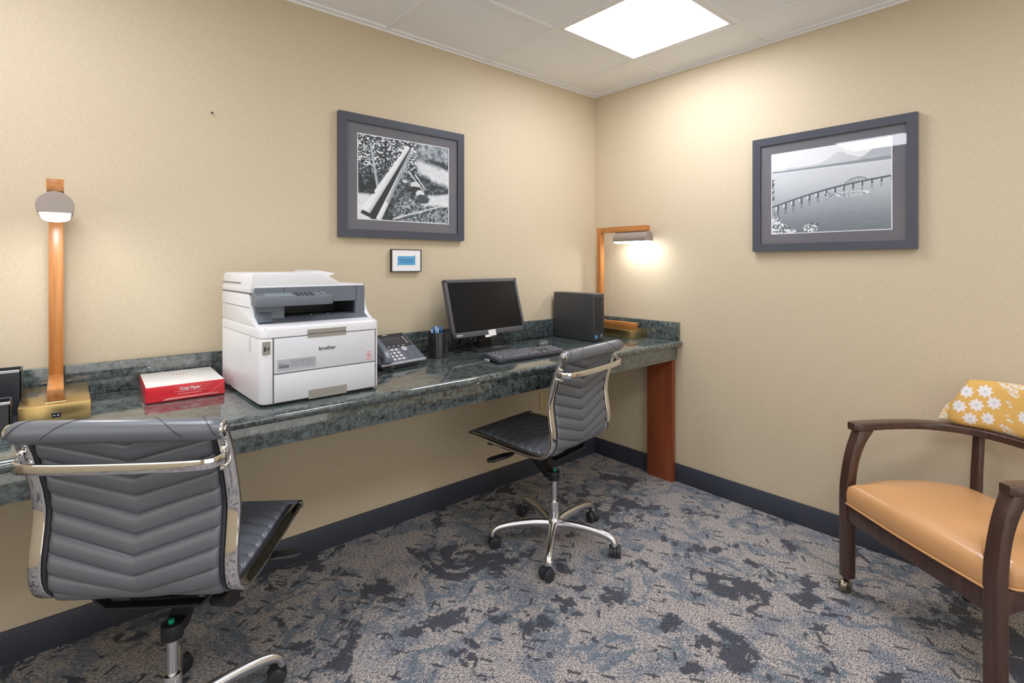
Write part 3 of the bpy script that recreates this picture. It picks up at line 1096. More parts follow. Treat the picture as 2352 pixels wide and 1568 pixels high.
lathe(b, [(.005, .001), (.005, .003), (.0125, .003), (.0135, .001)], 20, mtx=TM @ Matrix.Translation((.048, .080, 0)))
obj('navigation_ring', b, M_KEYW, T)
for (x, y, l) in ((.044, .052, .010), (.044, .036, .010), (.080, .074, .011), (.096, .074, .011), (.080, .054, .011), (.096, .054, .011), (.034, .014, .030), (.080, .016, .028), (.080, .034, .028)):
    b = B(); box(b, (x, y, 0), (x + l, y + .008, .0025), .001, 2, mtx=TM); obj('key', b, M_KEYG, T)
# handset lying on the left
b = B()
pth = smooth_path([(-.092, -.002, .008), (-.092, .020, .026), (-.092, .06, .034), (-.092, .11, .034), (-.092, .15, .026), (-.092, .178, .010)], 5)
n = len(pth)
scl = [(1.0 - .28 * math.sin(PI * i / (n - 1)), 1.0 if 3 < i < n - 4 else 1.25) for i in range(n)]
sweep(b, [TM @ p for p in pth], rrect(.046, .022, .009, 4), up=Vector((0, -.5, .85)), scales=scl)
obj('handset', b, pm('handset_grey', (.12, .145, .18), .3), T)
# curly cord
b = B()
pts = []
for i in range(150):
    s = i / 149
    a = s * 2 * PI * 13
    cx, cy = -.118 + .050 * s, -.004 - .020 * math.sin(s * PI)
    pts.append((cx + .0045 * math.cos(a), cy - .002 + .0045 * math.sin(a) * .5, .010 + .0045 * math.sin(a) + .006 * s))
sweep(b, pts, circ(.0013, 6))
obj('coiled_cord', b, M_BLACK, T)

# ================================================================== PEN CUP AND PENS
cupx, cupy = -1.380, -.176
C_ = thing('pen_cup', 'round black pen cup holding blue pens, between the telephone and the monitor', 'pen cup', (cupx, cupy, DZ), R(20))
b = B(); lathe(b, [(0, 0), (.046, 0), (.049, .003), (.052, .060), (.0545, .121), (.0535, .1225), (.0515, .121), (.049, .060), (.046, .006), (0, .006)], 48); obj('cup_body', b, pm('gloss_black', (.022, .022, .026), .16, coat=.5), C_)
b = B(); box(b, (-.050, -.014, .006), (.050, -.012, .108), .0005, 1); box(b, (-.001, -.049, .006), (.001, -.014, .100), .0005, 1); obj('divider', b, M_BLACK, C_)
M_BLUE = pm('pen_blue', (.02, .16, .48), .25)
M_LBLUE = pm('pen_pale_blue', (.35, .55, .80), .3)
pens = [((-.030, .010), (-.040, .006), .128), ((-.014, .020), (-.022, .022), .138), ((-.004, .006), (-.012, .004), .142), ((.006, .022), (.018, .026), .140), ((.010, .004), (.000, .000), .134), ((.020, .014), (.030, .012), .140)]
plab = ['leftmost blue pen in the black cup', 'second blue pen from the left in the black cup', 'third blue pen from the left in the black cup', 'third blue pen from the right in the black cup', 'second blue pen from the right in the black cup', 'rightmost blue pen in the black cup']
for k, ((bx, by), (tx, ty), L) in enumerate(pens):
    t = thing('pen', plab[k], 'pen', (cupx + bx * .8, cupy + by * .8, DZ + .0075), 0, 'blue pens in the cup')
    d = Vector((tx - bx, ty - by, L)).normalized()
    b = B(); cyl(b, (0, 0, 0), d * L * .72, .0036, n=10); obj('barrel', b, M_LBLUE if k % 2 else M_BLUE, t)
    b = B(); cyl(b, d * L * .72, d * L, .0044, .0036, n=10, bev=.0006)
    box(b, (d.x * L * .86 + .0036, d.y * L * .86 - .001, d.z * L * .70), (d.x * L * .86 + .005, d.y * L * .86 + .001, d.z * L * .98))
    obj('cap', b, M_BLUE if k % 2 else M_LBLUE, t)

# ================================================================== MONITOR
MN = thing('monitor', 'black desktop monitor with a dark screen, behind the keyboard', 'monitor', (-1.040, -.17, DZ), R(5.77))
Wm, Hm, z0 = .531, .3025, .0795
tm = Matrix.Translation((0, 0, z0)) @ Matrix.Rotation(-.2575, 4, 'X')
b = B()
t_ = bmesh.new()
fr = .018
# bezel ring + back shell
box(b, (-Wm / 2, .001, 0), (Wm / 2, .022, Hm), .004, 3, mtx=tm)
for lo, hi in (((-Wm / 2, -.004, 0), (-Wm / 2 + fr, .004, Hm)), ((Wm / 2 - fr, -.004, 0), (Wm / 2, .004, Hm)), ((-Wm / 2, -.004, Hm - fr), (Wm / 2, .004, Hm)), ((-Wm / 2, -.004, 0), (Wm / 2, .004, .027))):
    box(b, lo, hi, .0015, 2, mtx=tm)
box(b, (-.16, .02, .05), (.16, .045, .25), .012, 3, mtx=tm)
hs = obj('housing', b, M_BEZEL, MN)
b = B(); box(b, (-Wm / 2 + fr - .001, -.001, .026), (Wm / 2 - fr + .001, .0015, Hm - fr + .001), mtx=tm); obj('screen', b, M_SCREEN, MN, smooth=False)
b = B(); box(b, (-.242, -.0046, .010), (-.205, -.0038, .0155), mtx=tm); obj('logo_mark', b, pm('logo_silver', (.55, .56, .58), .4), hs, smooth=False)
b = B(); box(b, (-.024, -.0050, -.008), (.030, -.0042, .024), mtx=tm @ Matrix.Rotation(R(-2), 4, 'Y')); box(b, (-.052, -.0046, -.012), (-.012, -.0040, .000), mtx=tm); obj('paper_label', b, M_PAPER, hs, smooth=False)
b = B(); box(b, (-.045, .045, .006), (.045, .066, .20), .004, 2, mtx=Matrix.Rotation(-.05, 4, 'X')); obj('neck', b, M_BLACK, MN)
b = B(); prism(b, footprint(-.125, -.035, .105, .125, .012, .02), 0, .012, 'z', .003); obj('stand_base', b, pm('stand_black', (.03, .03, .035), .22), MN)

# cables behind the monitor
b = B(); sweep(b, smooth_path([(-1.30, -.060, DZ + .004), (-1.22, -.050, DZ + .004), (-1.15, -.035, DZ + .010), (-1.08, -.035, DZ + .03), (-1.02, -.04, DZ + .09)], 8), circ(.0035, 8), up=Vector((0, 1, 0)))
tag(obj('monitor_cable', b, M_BLACK), 'black cable lying on the desk behind the monitor base, nearest the pen cup', 'cable')
b = B(); sweep(b, smooth_path([(-.76, -.060, DZ + .0045), (-.70, -.040, DZ + .0045), (-.60, -.032, DZ + .0045), (-.50, -.034, DZ + .0045), (-.452, -.036, DZ + .012)], 8), circ(.003, 8), up=Vector((0, 1, 0)))
tag(obj('computer_cable', b, M_BLACK), 'thin black cable along the backsplash between the monitor and the computer tower', 'cable')

# ================================================================== KEYBOARD
K = thing('keyboard', 'black computer keyboard lying at a slant on the desk in front of the monitor', 'keyboard', (-1.062, -.5285, DZ), R(-1.2))
kt = Matrix.Translation((0, 0, .014)) @ Matrix.Rotation(R(5.5), 4, 'X')
KW, KD = .427, .132
b = B(); box(b, (-KW / 2, 0, -.012), (KW / 2, KD, .004), .003, 2, mtx=kt); obj('case', b, pm('keyboard_case', (.045, .048, .060), .4), K)
b = B()
for s in (-1, 1):
    box(b, (s * .17 - .015, KD - .03, 0), (s * .17 + .015, KD - .018, .012), .001, 1)
obj('feet', b, M_BLACK, K)
M_KEY = pm('keycap', (.13, .135, .155), .38)
def key(x, y, wx, wy=.0152):
    b = B()
    def tp(t):
        for v in t.verts:
            if v.co.z > .006:
                v.co.x += (x + wx / 2 - v.co.x) * .14
                v.co.y += (y + wy / 2 - v.co.y) * .16
    box(b, (x, y, .004), (x + wx, y + wy, .0105), .0012, 1, mtx=kt, taper=tp)
    obj('key', b, M_KEY, K)
u_ = .019
x0 = -KW / 2 + .008
rows = [
    (0, [1.25, 1.25, 1.25, 6.25, 1.25, 1.25, 1.25]),
    (1, [2.25] + [1] * 10 + [1.75]),
    (2, [1.75] + [1] * 11 + [1.25]),
    (3, [1.5] + [1] * 12 + [.5 + .0]),
    (4, [1] * 13 + [1]),
]
for ry, ws in rows:
    x = x0
    y = .010 + ry * u_
    for wv_ in ws:
        if wv_ >= .9:
            key(x, y, wv_ * u_ - .0032)
        x += wv_ * u_
for k in range(12):
    key(x0 + .010 + k * u_ * 1.08 + (k // 4) * .006, .010 + 5 * u_ + .002, u_ - .0035, .0125)
for c_ in range(3):
    key(x0 + (14.3 + c_) * u_, .010, u_ - .0032)
    key(x0 + (14.3 + c_) * u_, .010 + 3 * u_, u_ - .0032)
    key(x0 + (14.3 + c_) * u_, .010 + 4 * u_, u_ - .0032)
key(x0 + 15.3 * u_, .010 + u_, u_ - .0032)
for c_ in range(4):
    for r_ in range(5):
        if c_ == 3 and r_ in (1, 3):
            continue
        key(x0 + (17.6 + c_) * u_, .010 + r_ * u_, u_ - .0032, u_ * 2 - .0038 if (c_ == 3 and r_ in (0, 2)) else .0152)

# mouse
MS = thing('computer_mouse', 'dark computer mouse lying behind the right end of the keyboard', 'mouse', (-.735, -.255, DZ), R(-75))
b = B()
t_ = bmesh.new()
bmesh.ops.create_uvsphere(t_, u_segments=24, v_segments=16, radius=1)
for v in t_.verts:
    x, y, z = v.co
    z2 = max(z, -.12)
    v.co = (x * .031 * (1 - .08 * y), y * .056, (z2 + .12) * .030 / 1.12 + .001)
tmp_merge(b, t_)
obj('mouse_shell', b, pm('mouse_grey', (.07, .075, .08), .22), MS)
b = B(); cyl(b, (-.003, .032, .025), (.003, .032, .025), .006, n=16); obj('scroll_wheel', b, M_RUBBER, MS)

# ================================================================== COMPUTER TOWER
PC = thing('computer_tower', 'small upright dark grey computer tower near the corner of the desk', 'computer', (-.3966, -.361, DZ), R(-2.6))
b = B(); box(b, (-.0475, .006, .002), (.0475, .330, .279), .004, 3); obj('case', b, M_PC, PC)
b = B(); box(b, (-.0475, -.004, .002), (.0475, .005, .279), .004, 3); fpn = obj('front_panel', b, pm('pc_front', (.035, .037, .043), .38), PC)
b = B()
for k in range(26):
    z = .06 + k * .0078
    box(b, (-.034, -.0050, z), (.026, -.0038, z + .0035))
obj('grille', b, M_BLACK, fpn, smooth=False)
b = B()
for z in (.20, .185, .165, .15):
    box(b, (.033, -.0050, z), (.039, -.0038, z + .009))
cyl(b, (.036, -.0054, .245), (.036, -.0038, .245), .005, n=16)
obj('ports', b, pm('port_dark', (.005, .005, .006), .3), fpn, smooth=False)
b = B(); box(b, (-.030, -.0052, .020), (-.012, -.0038, .038), .0004, 1); obj('blue_sticker', b, pm('sticker_blue', (.10, .32, .62), .3), fpn)
b = B(); cyl(b, (.026, -.0052, .030), (.026, -.0038, .030), .010, n=24); lg = obj('round_badge', b, pm('badge_silver', (.40, .40, .42), .3), fpn)
b = B(); cyl(b, (.026, -.0056, .030), (.026, -.0050, .030), .0075, n=24); obj('badge_core', b, pm('badge_dark', (.05, .05, .06), .3), lg)
b = B()
for sx in (-1, 1):
    for yy in (.02, .30):
        box(b, (sx * .034 - .006, yy, -.0005), (sx * .034 + .006, yy + .012, .003))
obj('rubber_feet', b, M_BLACK, PC)

# ================================================================== BLACK DESK ORGANIZER AT THE LEFT EDGE
O = thing('desk_organizer', 'black stepped desk organizer at the left edge beside the brass lamp base', 'desk organizer', (-2.876, -.42, DZ))
b = B()
box(b, (-.20, 0, 0), (0, .004, .084), .001, 1); box(b, (-.20, .076, 0), (0, .080, .084), .001, 1); box(b, (-.20, 0, 0), (0, .08, .003)); box(b, (-.004, 0, 0), (0, .08, .084), .001, 1); box(b, (-.20, 0, 0), (-.196, .08, .084), .001, 1)
box(b, (-.196, .004, .05), (-.004, .076, .055))
obj('front_pocket', b, pm('organizer_black', (.022, .024, .030), .35), O)
b = B()
box(b, (-.20, .21, 0), (.012, .215, .135), .001, 1); box(b, (-.20, .30, 0), (.012, .305, .135), .001, 1); box(b, (-.20, .08, 0), (.012, .305, .003)); box(b, (.008, .21, 0), (.012, .305, .135), .001, 1); box(b, (-.20, .21, 0), (-.196, .305, .135), .001, 1)
box(b, (-.196, .215, .10), (.008, .30, .104))
obj('rear_pocket', b, MATS['organizer_black'], O)
b = B(); box(b, (-.20, -.0012, .079), (0, .004, .086), .0006, 1); box(b, (-.20, .2085, .130), (.008, .2155, .138), .0006, 1); obj('metal_rim', b, pm('rim_steel', (.42, .43, .46), .3, 1.0), O)
b = B(); box(b, (-.20, -.002, .004), (-.022, .0, .018), .0006, 1); obj('label_strip', b, pm('strip_silver', (.62, .63, .66), .4), O)

# ================================================================== OFFICE CHAIRS
PROF = [(-.210, .915), (-.196, .888), (-.178, .850), (-.160, .795), (-.146, .745), (-.140, .700), (-.146, .645), (-.154, .590), (-.153, .545), (-.140, .510), (-.115, .487), (-.080, .476), (0, .474), (.14, .482), (.25, .491), (.325, .492)]
def resample(path, step):
    out = [path[0]]
    acc = 0.0
    for a, c in zip(path, path[1:]):
        seg = (c - a).length
        while acc + seg >= step:
            t = (step - acc) / seg
            a = a.lerp(c, t)
            out.append(a.copy())
            seg = (c - a).length
            acc = 0.0
        acc += seg
    return out
def office_chair(x, y, rz, star, label):
    C = thing('office_chair', label, 'office chair', (x, y, 0), rz, 'grey leather office chairs at the desk')
    path = smooth_path([(0, p[0], p[1]) for p in PROF], 10)
    rs = resample(path, .0036)
    # frame rails: flat chrome band following the profile
    for s in (-1, 1):
        b = B()
        sweep(b, [Vector((s * .2225, p.y, p.z)) for p in rs[::2]], rrect(.031, .014, .004, 3), fside=(1, 0, 0))
        obj('side_rail', b, M_CHROME, C)
    # quilted sling
    HW = .196
    NU = 48
    S = len(rs)
    b = B()
    grid_o, grid_i = [], []
    RISE, PITCH, STEP = .062, .0475, .0475 / 14
    total = (S - 1) * .0036
    def at(sv):
        q = max(0.0, min(total, sv)) / .0036
        i0 = min(int(q), S - 2)
        p = rs[i0].lerp(rs[i0 + 1], q - i0)
        d = (rs[min(i0 + 2, S - 1)] - rs[max(i0 - 1, 0)]).normalized()
        return p, Vector((0, d.z, -d.y))
    NR = int((total + RISE) / STEP) + 1
    for i in range(NR + 1):
        s = i * STEP
        puff = abs(math.sin(PI * s / PITCH)) ** .55
        ro, ri = [], []
        for j in range(NU + 1):
            u = -1 + 2 * j / NU
            sv = s - RISE * abs(u)
            p, nrm = at(sv)
            edge = min(1.0, (1 - abs(u)) / .06)
            edge = math.sqrt(max(0, edge * (2 - edge)))
            out_ = 0.0 if (sv < 0 or sv > total) else 1.0
            th = (.0025 + .0105 * puff * out_) * edge + .0008
            ro.append(b.verts.new(Vector((u * HW, p.y, p.z)) - nrm * th))
            ri.append(b.verts.new(Vector((u * HW, p.y, p.z)) + nrm * th))
        grid_o.append(ro); grid_i.append(ri)
    for i in range(NR):
        for j in range(NU):
            b.faces.new((grid_o[i][j], grid_o[i][j + 1], grid_o[i + 1][j + 1], grid_o[i + 1][j]))
            b.faces.new((grid_i[i][j], grid_i[i + 1][j], grid_i[i + 1][j + 1], grid_i[i][j + 1]))
        b.faces.new((grid_o[i][0], grid_o[i + 1][0], grid_i[i + 1][0], grid_i[i][0]))
        b.faces.new((grid_o[i][NU], grid_i[i][NU], grid_i[i + 1][NU], grid_o[i + 1][NU]))
    bmesh.ops.dissolve_degenerate(b, dist=.00005, edges=b.edges)
    obj('seat_and_back', b, M_LEATHER, C, ang=60)
    for s in (-1, 1):
        b = B(); sweep(b, [Vector((s * .2005, p.y, p.z)) for p in rs[3::3]], circ(.0062, 8), fside=(1, 0, 0)); obj('piping', b, M_PIPE, C)
    # rolls at top and seat front with eyelet caps
    for nm, (yy, zz), r_ in (('top_roll', (PROF[0][0] - .002, PROF[0][1] - .004), .0265), ('front_roll', PROF[-1], .0125)):
        b = B()
        n_ = 40
        path2 = [Vector((-.229 + .458 * i / n_, yy, zz)) for i in range(n_ + 1)]
        sc = []
        for i in range(n_ + 1):
            e = min(i, n_ - i) / 3.0
            sc.append((.74 + .26 * math.sqrt(min(1, e) * (2 - min(1, e))),) * 2)
        sweep(b, path2, circ(r_, 20), scales=sc)
        rl = obj(nm, b, M_LEATHER, C)
        if nm == 'top_roll':
            # stitched seams wrapping the roll
            for s in (-1, 1):
                for top_, bot_ in ((.070, .150), (.178, .226)):
                    b = B()
                    pp = []
                    for k in range(15):
                        a = R(200 - 210 * k / 14)
                        f_ = min(1, k / 9)
                        pp.append(Vector((s * (bot_ + (top_ - bot_) * f_), yy + r_ * 1.01 * math.cos(a), zz + r_ * 1.01 * math.sin(a))))
                    sweep(b, pp, circ(.0009, 5), up=Vector((1, 0, 0)))
                    obj('seam', b, M_PIPE, rl)
        for s in (-1, 1):
            b = B(); cyl(b, (s * .222, yy, zz), (s * .2355, yy, zz), min(r_, .019), n=24, bev=.002); cyl(b, (s * .2355, yy, zz), (s * .2385, yy, zz), min(r_, .019) * .45, n=16, bev=.001); obj('end_cap', b, M_CHROME, C)
    # bowed bar behind the back
    zb, yb_ = .838, -.186
    pts = [(-.226, yb_, zb), (-.224, yb_ - .020, zb), (-.205, yb_ - .046, zb), (-.14, yb_ - .058, zb), (0, yb_ - .062, zb), (.14, yb_ - .058, zb), (.205, yb_ - .046, zb), (.224, yb_ - .020, zb), (.226, yb_, zb)]
    b = B(); sweep(b, smooth_path(pts, 6), rrect(.007, .025, .003, 2)); obj('back_bar', b, M_CHROME, C)
    for s in (-1, 1):
        for dz in (.020, -.022):
            b = B(); cyl(b, (s * .222, yb_ - .012 + (.004 if dz < 0 else 0), zb + dz), (s * .222, yb_ + .012, zb + dz), .0075, n=14, bev=.001); cyl(b, (s * .222, yb_ - .020, zb + dz), (s * .222, yb_ - .012, zb + dz), .004, n=10, bev=.0008); obj('bolt', b, M_CHROME, C)
    # under-seat hardware
    for yy in (-.070, .205):
        b = B()
        zz = .462 if yy < 0 else .470
        pts = [(-.205, yy, zz), (-.150, yy, zz - .004), (-.115, yy, zz - .036), (0, yy, zz - .038), (.115, yy, zz - .036), (.150, yy, zz - .004), (.205, yy, zz)]
        sweep(b, pts, rrect(.030, .007, .002, 2))
        for s in (-1, 1):
            box(b, (s * .205 - .012, yy - .016, zz - .008), (s * .205 + .012, yy + .016, zz + .004), .002, 1)
        obj('cross_stretcher', b, M_BLACKM, C)
    b = B()
    box(b, (-.075, -.055, .426), (.075, .215, .432), .002, 1)
    for s in (-1, 1):
        box(b, (s * .073 - .002, -.055, .410), (s * .073 + .002, .215, .434), .001, 1)
    obj('mounting_plate', b, M_BLACKM, C)
    b = B()
    prism(b, [(.0, .300), (.035, .300), (.150, .385), (.175, .426), (.095, .426), (.045, .352), (.026, .331), (.0, .331)], -.025, .025, 'x', .003)
    box(b, (-.042, .075, .395), (.042, .18, .428), .004, 2)
    obj('tilt_mechanism', b, M_BLACKM, C)
    b = B(); cyl(b, (0, 0, .292), (0, 0, .332), .027, n=28, bev=.002); obj('column_collar', b, M_BLACK, C)
    b = B(); cyl(b, (0, -.004, .332), (0, -.004, .342), .0075, n=14, bev=.001); obj('release_button', b, M_GREEN, C, label='green valve button')
    b = B(); cyl(b, (0, 0, .19), (0, 0, .293), .0135, n=24); obj('gas_lift', b, M_ALU, C)
    b = B(); lathe(b, [(0, .060), (.020, .060), (.024, .066), (.0225, .188), (.0205, .196), (.0145, .198), (0, .198)], 28); obj('column_sleeve', b, M_CHROME, C)
    # levers on both sides and tension knob
    for s in (-1, 1):
        b = B()
        cyl(b, (s * .04, .11, .420), (s * .175, .115, .432), .005, n=10)
        pts = smooth_path([(s * .165, .112, .431), (s * .20, .120, .430), (s * .245, .140, .424), (s * .285, .155, .420)], 5)
        n_ = len(pts)
        sweep(b, pts, rrect(.046, .013, .005, 3), scales=[(.35 + .65 * min(1, i / (n_ * .35)) if i < n_ - 3 else .95 - .22 * (i - n_ + 3), 1 if i < n_ - 2 else .75) for i in range(n_)])
        obj('lever', b, M_BLACK, C)
    b = B(); cyl(b, (.120, -.02, .405), (.178, -.045, .420), .020, .024, n=18, bev=.003); cyl(b, (.06, .01, .41), (.122, -.02, .406), .007, n=10); obj('tension_knob', b, M_BLACK, C)
    # five-star base
    b = B(); lathe(b, [(0, .058), (.030, .058), (.034, .070), (.033, .105), (.027, .120), (.0235, .122), (0, .122)], 28); obj('base_hub', b, M_ALU, C)
    for k in range(5):
        a = star + k * 2 * PI / 5
        b = B()
        Rr = .285
        pth = smooth_path([(.018, 0, .088), (.08, 0, .097), (.15, 0, .099), (.22, 0, .095), (.264, 0, .087), (.284, 0, .074), (Rr + .004, 0, .056)], 5)
        n_ = len(pth)
        sc = []
        for i in range(n_):
            f = i / (n_ - 1)
            sc.append((1.15 - .35 * math.sin(PI * min(1, f * 1.25)) , 1.35 - .5 * f))
        sweep(b, pth, circ(.0190, 16, .0160), up=Vector((0, 0, 1)), scales=[(1.05 - .25 * math.sin(PI * i / (n_ - 1)), 1.45 - .65 * i / (n_ - 1)) for i in range(n_)])
        mr = Matrix.Rotation(a, 4, 'Z')
        bmesh.ops.transform(b, matrix=mr, verts=b.verts)
        lg = obj('base_leg', b, M_ALU, C)
        b = B()
        ca = a + 1.9 + k * 1.3
        mc = mr @ Matrix.Translation((Rr + .004, 0, 0)) @ Matrix.Rotation(ca, 4, 'Z')
        for s in (-1, 1):
            cyl(b, (0.010, s * .006, .0265), (0.010, s * .026, .0265), .0265, n=28, bev=.006, mtx=mc)
        cyl(b, (.010, -.010, .0265), (.010, .010, .0265), .021, n=20, mtx=mc)
        hood = [(.010 + .0295 * math.cos(R(q)), .0265 + .0295 * math.sin(R(q))) for q in range(20, 201, 15)] + [(.010 + .022 * math.cos(R(q)), .0265 + .022 * math.sin(R(q))) for q in range(200, 19, -15)]
        prism(b, hood, -.0065, .0065, 'y', mtx=mc)
        cyl(b, (0, 0, .045), (0, 0, .066), .007, n=12, mtx=mc)
        obj('caster', b, M_RUBBER, lg)
    return C
office_chair(-2.548, -.690, -.640, .765, 'near grey quilted leather office chair with chrome frame, front left, in front of the ream')
office_chair(-1.042, -.636, .155, -2.597, 'far grey quilted leather office chair with chrome frame, at the keyboard and computer tower')

# ================================================================== ARMCHAIR
A = thing('armchair', 'dark wood low armchair with caramel vinyl seat against the right wall', 'armchair', (-.433, -1.621, 0), R(-124.7))
AW = .610
# local x: along the front (from the far leg to the near leg), local y: towards the back
def leg_poly(v0=0):
    fr_ = smooth_path([(0, 0, .058), (0, 0, .25), (0, 0, .39), (0, .008, .47), (0, .028, .56), (0, .056, .636)], 6)
    bk_ = smooth_path([(0, .040, .058), (0, .040, .25), (0, .040, .40), (0, .052, .50), (0, .080, .58), (0, .118, .636)], 6)
    return [(p.y, p.z) for p in fr_] + [(p.y, p.z) for p in reversed(bk_)]
for x0_, x1_ in ((0, .040), (AW - .042, AW)):
    b = B(); prism(b, leg_poly(), x0_, x1_, 'x', .003, seg=2); obj('front_leg', b, M_DKWOOD, A)
for x0_, x1_ in ((.105, .145), (AW - .145, AW - .105)):
    b = B(); prism(b, [(.450, .058), (.452, .35), (.458, .50), (.468, .636), (.490, .636), (.482, .50), (.478, .35), (.476, .058)], x0_ + .006, x1_ - .002, 'x', .003); obj('back_leg', b, M_DKWOOD, A)
b = B(); box(b, (.040, .004, .288), (AW - .042, .030, .352), .002, 2); obj('front_rail', b, M_DKWOOD, A)
for x0_, x1_, xb0 in ((.006, .034, .105), (AW - .036, AW - .008, AW - .133)):
    b = B(); prism(b, [(x0_, .04), (x1_, .04), (xb0 + .028, .43), (xb0, .43)], .288, .352, 'z', .002); obj('side_rail', b, M_DKWOOD, A)
b = B(); box(b, (.13, .425, .288), (AW - .13, .450, .352), .002, 2); obj('back_rail', b, M_DKWOOD, A)
# bentwood arm rail
pts = [(.014, .040), (.008, .14), (.008, .25), (.028, .355), (.085, .440), (.175, .488), (AW / 2, .505)]
pts = pts + [(AW - p[0], p[1]) for p in reversed(pts[:-1])]
pth = smooth_path([(p[0], p[1], .649) for p in pts], 8)
n_ = len(pth)
sc = [(1.0, 1.0)] * n_
sc = [(.62 if i == 0 or i == n_ - 1 else .88 if i in (1, n_ - 2) else 1.0 + .12 * max(0, 1 - min(i, n_ - 1 - i) / 14), 1.0) for i in range(n_)]
b = B(); sweep(b, pth, rrect(.052, .028, .005, 3), scales=sc); obj('arm_rail', b, M_DKWOOD, A)
# seat cushion
def seat_outline(ins):
    w_ = min(1.0, max(0.0, (ins - .004) / .03))
    o1_ = [(.056, .002), (AW / 2, -.006), (AW - .058, .002), (AW - .051, .006), (AW - .050, .030), (AW - .048, .060), (AW - .018, .084), (AW - .014, .16), (AW - .045, .32), (AW - .10, .425), (AW - .17, .448), (.17, .448), (.10, .425), (.045, .32), (.014, .16), (.018, .084), (.048, .060), (.049, .030), (.050, .006)]
    o2_ = [(.075, .010), (AW / 2, -.006), (AW - .075, .010), (AW - .060, .018), (AW - .050, .034), (AW - .040, .060), (AW - .030, .100), (AW - .024, .18), (AW - .045, .32), (AW - .10, .425), (AW - .17, .448), (.17, .448), (.10, .425), (.045, .32), (.024, .18), (.030, .100), (.040, .060), (.050, .034), (.060, .018)]
    o = [(p[0] + (q[0] - p[0]) * w_, p[1] + (q[1] - p[1]) * w_) for p, q in zip(o1_, o2_)]
    cx, cy = AW / 2, .21
    out = []
    for x, y in o:
        dx, dy = x - cx, y - cy
        out.append((cx + dx * (1 - ins / .30), cy + dy * (1 - ins / .22)))
    return out
b = B()
lv = [(.002, .354), (-.001, .368), (-.002, .388), (.0, .408), (.006, .424), (.016, .436), (.034, .447), (.065, .457), (.11, .464), (.17, .468)]
rings = []
for ins, z in lv:
    sm = smooth_path([(x, y, z) for x, y in seat_outline(ins)], 6, closed=True)
    rings.append([b.verts.new(p) for p in sm])
n_ = len(rings[0])
for Ra, Rb in zip(rings, rings[1:]):
    for i in range(n_):
        b.faces.new((Ra[i], Ra[(i + 1) % n_], Rb[(i + 1) % n_], Rb[i]))
b.faces.new(rings[0]); b.faces.new(rings[-1])
cu = obj('seat_cushion', b, M_TAN, A, ang=80)
b = B(); sweep(b, smooth_path([(x, y, .357) for x, y in seat_outline(-.001)], 6, closed=True), circ(.0040, 8), closed=True); obj('welt', b, M_TAN, cu)
# casters
for (cx, cy) in ((.020, .020), (AW - .021, .020), (.125, .446), (AW - .125, .446)):
    b = B()
    mc = Matrix.Translation((cx, cy, 0)) @ Matrix.Rotation(R(20), 4, 'Z')
    t_ = bmesh.new(); bmesh.ops.create_uvsphere(t_, u_segments=24, v_segments=14, radius=.0255)
    tmp_merge(b, t_, mc @ Matrix.Translation((-.006, -.012, .0257)) @ Matrix.Diagonal((.72, 1, 1, 1)))
    cyl(b, (-.004, -.006, .0257), (.012, -.006, .0257), .0225, n=24, bev=.003, mtx=mc)
    cyl(b, (0.004, 0, .030), (.004, 0, .062), .006, n=12, mtx=mc)
    obj('ball_caster', b, pm('antique_brass', (.34, .29, .21), .28, 1.0), A)
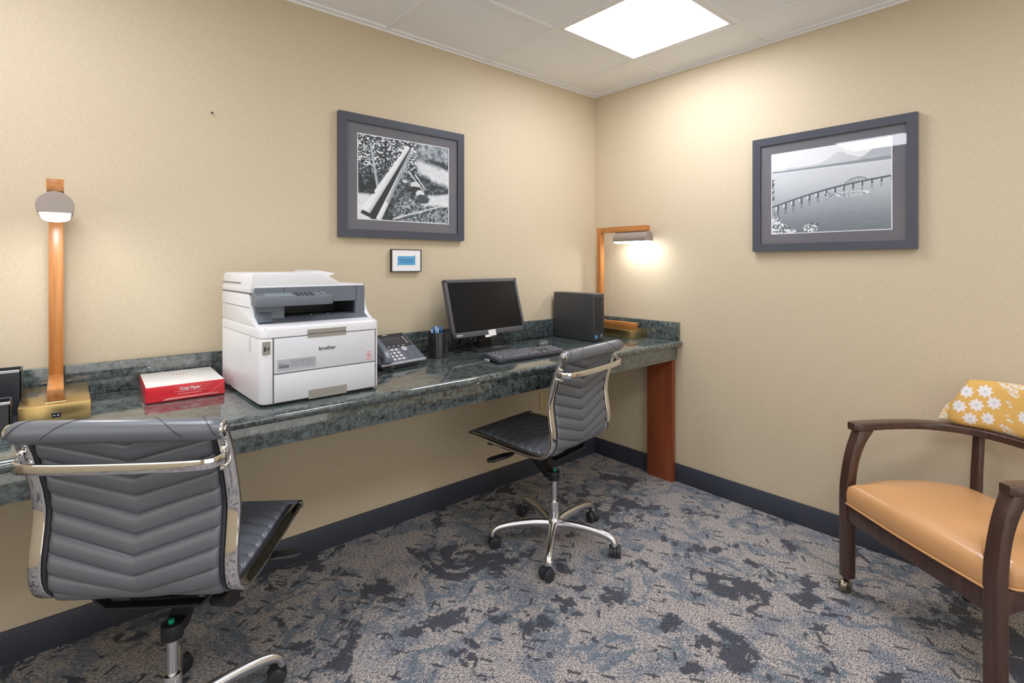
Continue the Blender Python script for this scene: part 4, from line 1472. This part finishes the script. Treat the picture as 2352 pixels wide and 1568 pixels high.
# padded backrest standing on the rail, white daisies on gold fabric
def pad():
    base = smooth_path([(p[0], p[1], 0) for p in [(.018, .418), (.045, .440)] + pts[4:9] + [(AW - .045, .440), (AW - .018, .418)]], 24)
    rs_ = resample(base, .0024)
    L = len(rs_) - 1
    b = B()
    def flower(px, py, cx, cy, r):
        a = math.atan2(py - cy, px - cx)
        return math.hypot(px - cx, py - cy) < r * (.84 + .16 * math.cos(8 * a))
    total = L * .0024
    med = [(.128, .088), (total / 2 + .02, .095), (total - .128, .090)]
    def colr(s, h):
        c = [.70, .41, .085]
        dm = min(math.hypot(s - m[0], h - m[1]) for m in med)
        if dm > .105 + .012 * math.sin(s * 90 + h * 140):
            q = (math.sin(s * 330 + math.sin(h * 260) * 2.0) + math.sin(h * 420 + s * 120) + math.sin((s + h) * 560)) / 3
            if q > -.15:
                c = [.74, .70, .58]
            if q > .35:
                c = [.76, .78, .84]
        for m in med:
            for (fx, fy) in ((0, 0), (.052, .018), (-.050, -.014), (-.032, .044), (.022, .054), (.038, -.042), (-.016, -.054)):
                if flower(s, h, m[0] + fx, m[1] + fy, .0235):
                    c = [.80, .81, .86]
                    if math.hypot(s - m[0] - fx, h - m[1] - fy) < .006:
                        c = [.60, .66, .74]
        return c
    rings_ = []
    uv = []
    NF, NBk = 76, 16
    for i, p in enumerate(rs_):
        d = (rs_[min(i + 1, L)] - rs_[max(i - 1, 0)]).normalized()
        out_n = Vector((-d.y, d.x, 0))
        s = i * .0024
        e = min(s, total - s)
        f = min(1.0, e / .100)
        H0 = .006 + .158 * (f ** .75) + .022 * math.sin(PI * s / total)
        th = .004 + .024 * min(1, e / .08) ** .6
        ring, ruv = [], []
        for k in range(NF + NBk):
            front = k < NF
            t = k / (NF - 1) if front else 1 - (k - NF + 1) / (NBk + 1)
            bul = math.sqrt(max(0, 1 - abs(2 * t - 1) ** 3.2))
            yy = th * bul * (-1 if front else 1)
            zz = H0 * t
            q = p + out_n * (yy + zz * .24)
            ring.append(b.verts.new((q.x, q.y, .6645 + zz)))
            ruv.append((s, zz if front else zz + .01))
        rings_.append(ring); uv.append(ruv)
    n2 = NF + NBk
    for i in range(L):
        for k in range(n2):
            k2 = (k + 1) % n2
            b.faces.new((rings_[i][k], rings_[i][k2], rings_[i + 1][k2], rings_[i + 1][k]))
    b.faces.new(rings_[0]); b.faces.new(rings_[-1])
    m = bpy.data.materials.new('daisy_fabric')
    m.use_nodes = True
    k_ = NT(m)
    a_ = k_.n('ShaderNodeVertexColor', layer_name='print')
    f_ = k_.noise(k_.coord(), 900, 2)
    k_.color(k_.mix(k_.math('MULTIPLY', f_, .35), a_.outputs[0], (.60, .45, .25)))
    k_.b.inputs['Roughness'].default_value = .85
    k_.bump(f_, .3, .0008)
    o = obj('backrest_pad', b, m, A, label='gold fabric pad with white daisies', ang=70)
    me = o.data
    ca = me.color_attributes.new('print', 'FLOAT_COLOR', 'POINT')
    arr = np.ones((len(me.vertices), 4), dtype=np.float32)
    flat = [c for r_ in uv for c in r_]
    for i, (s, h) in enumerate(flat):
        arr[i, :3] = colr(s, h)
    ca.data.foreach_set('color', arr.ravel())
    return o
pad()
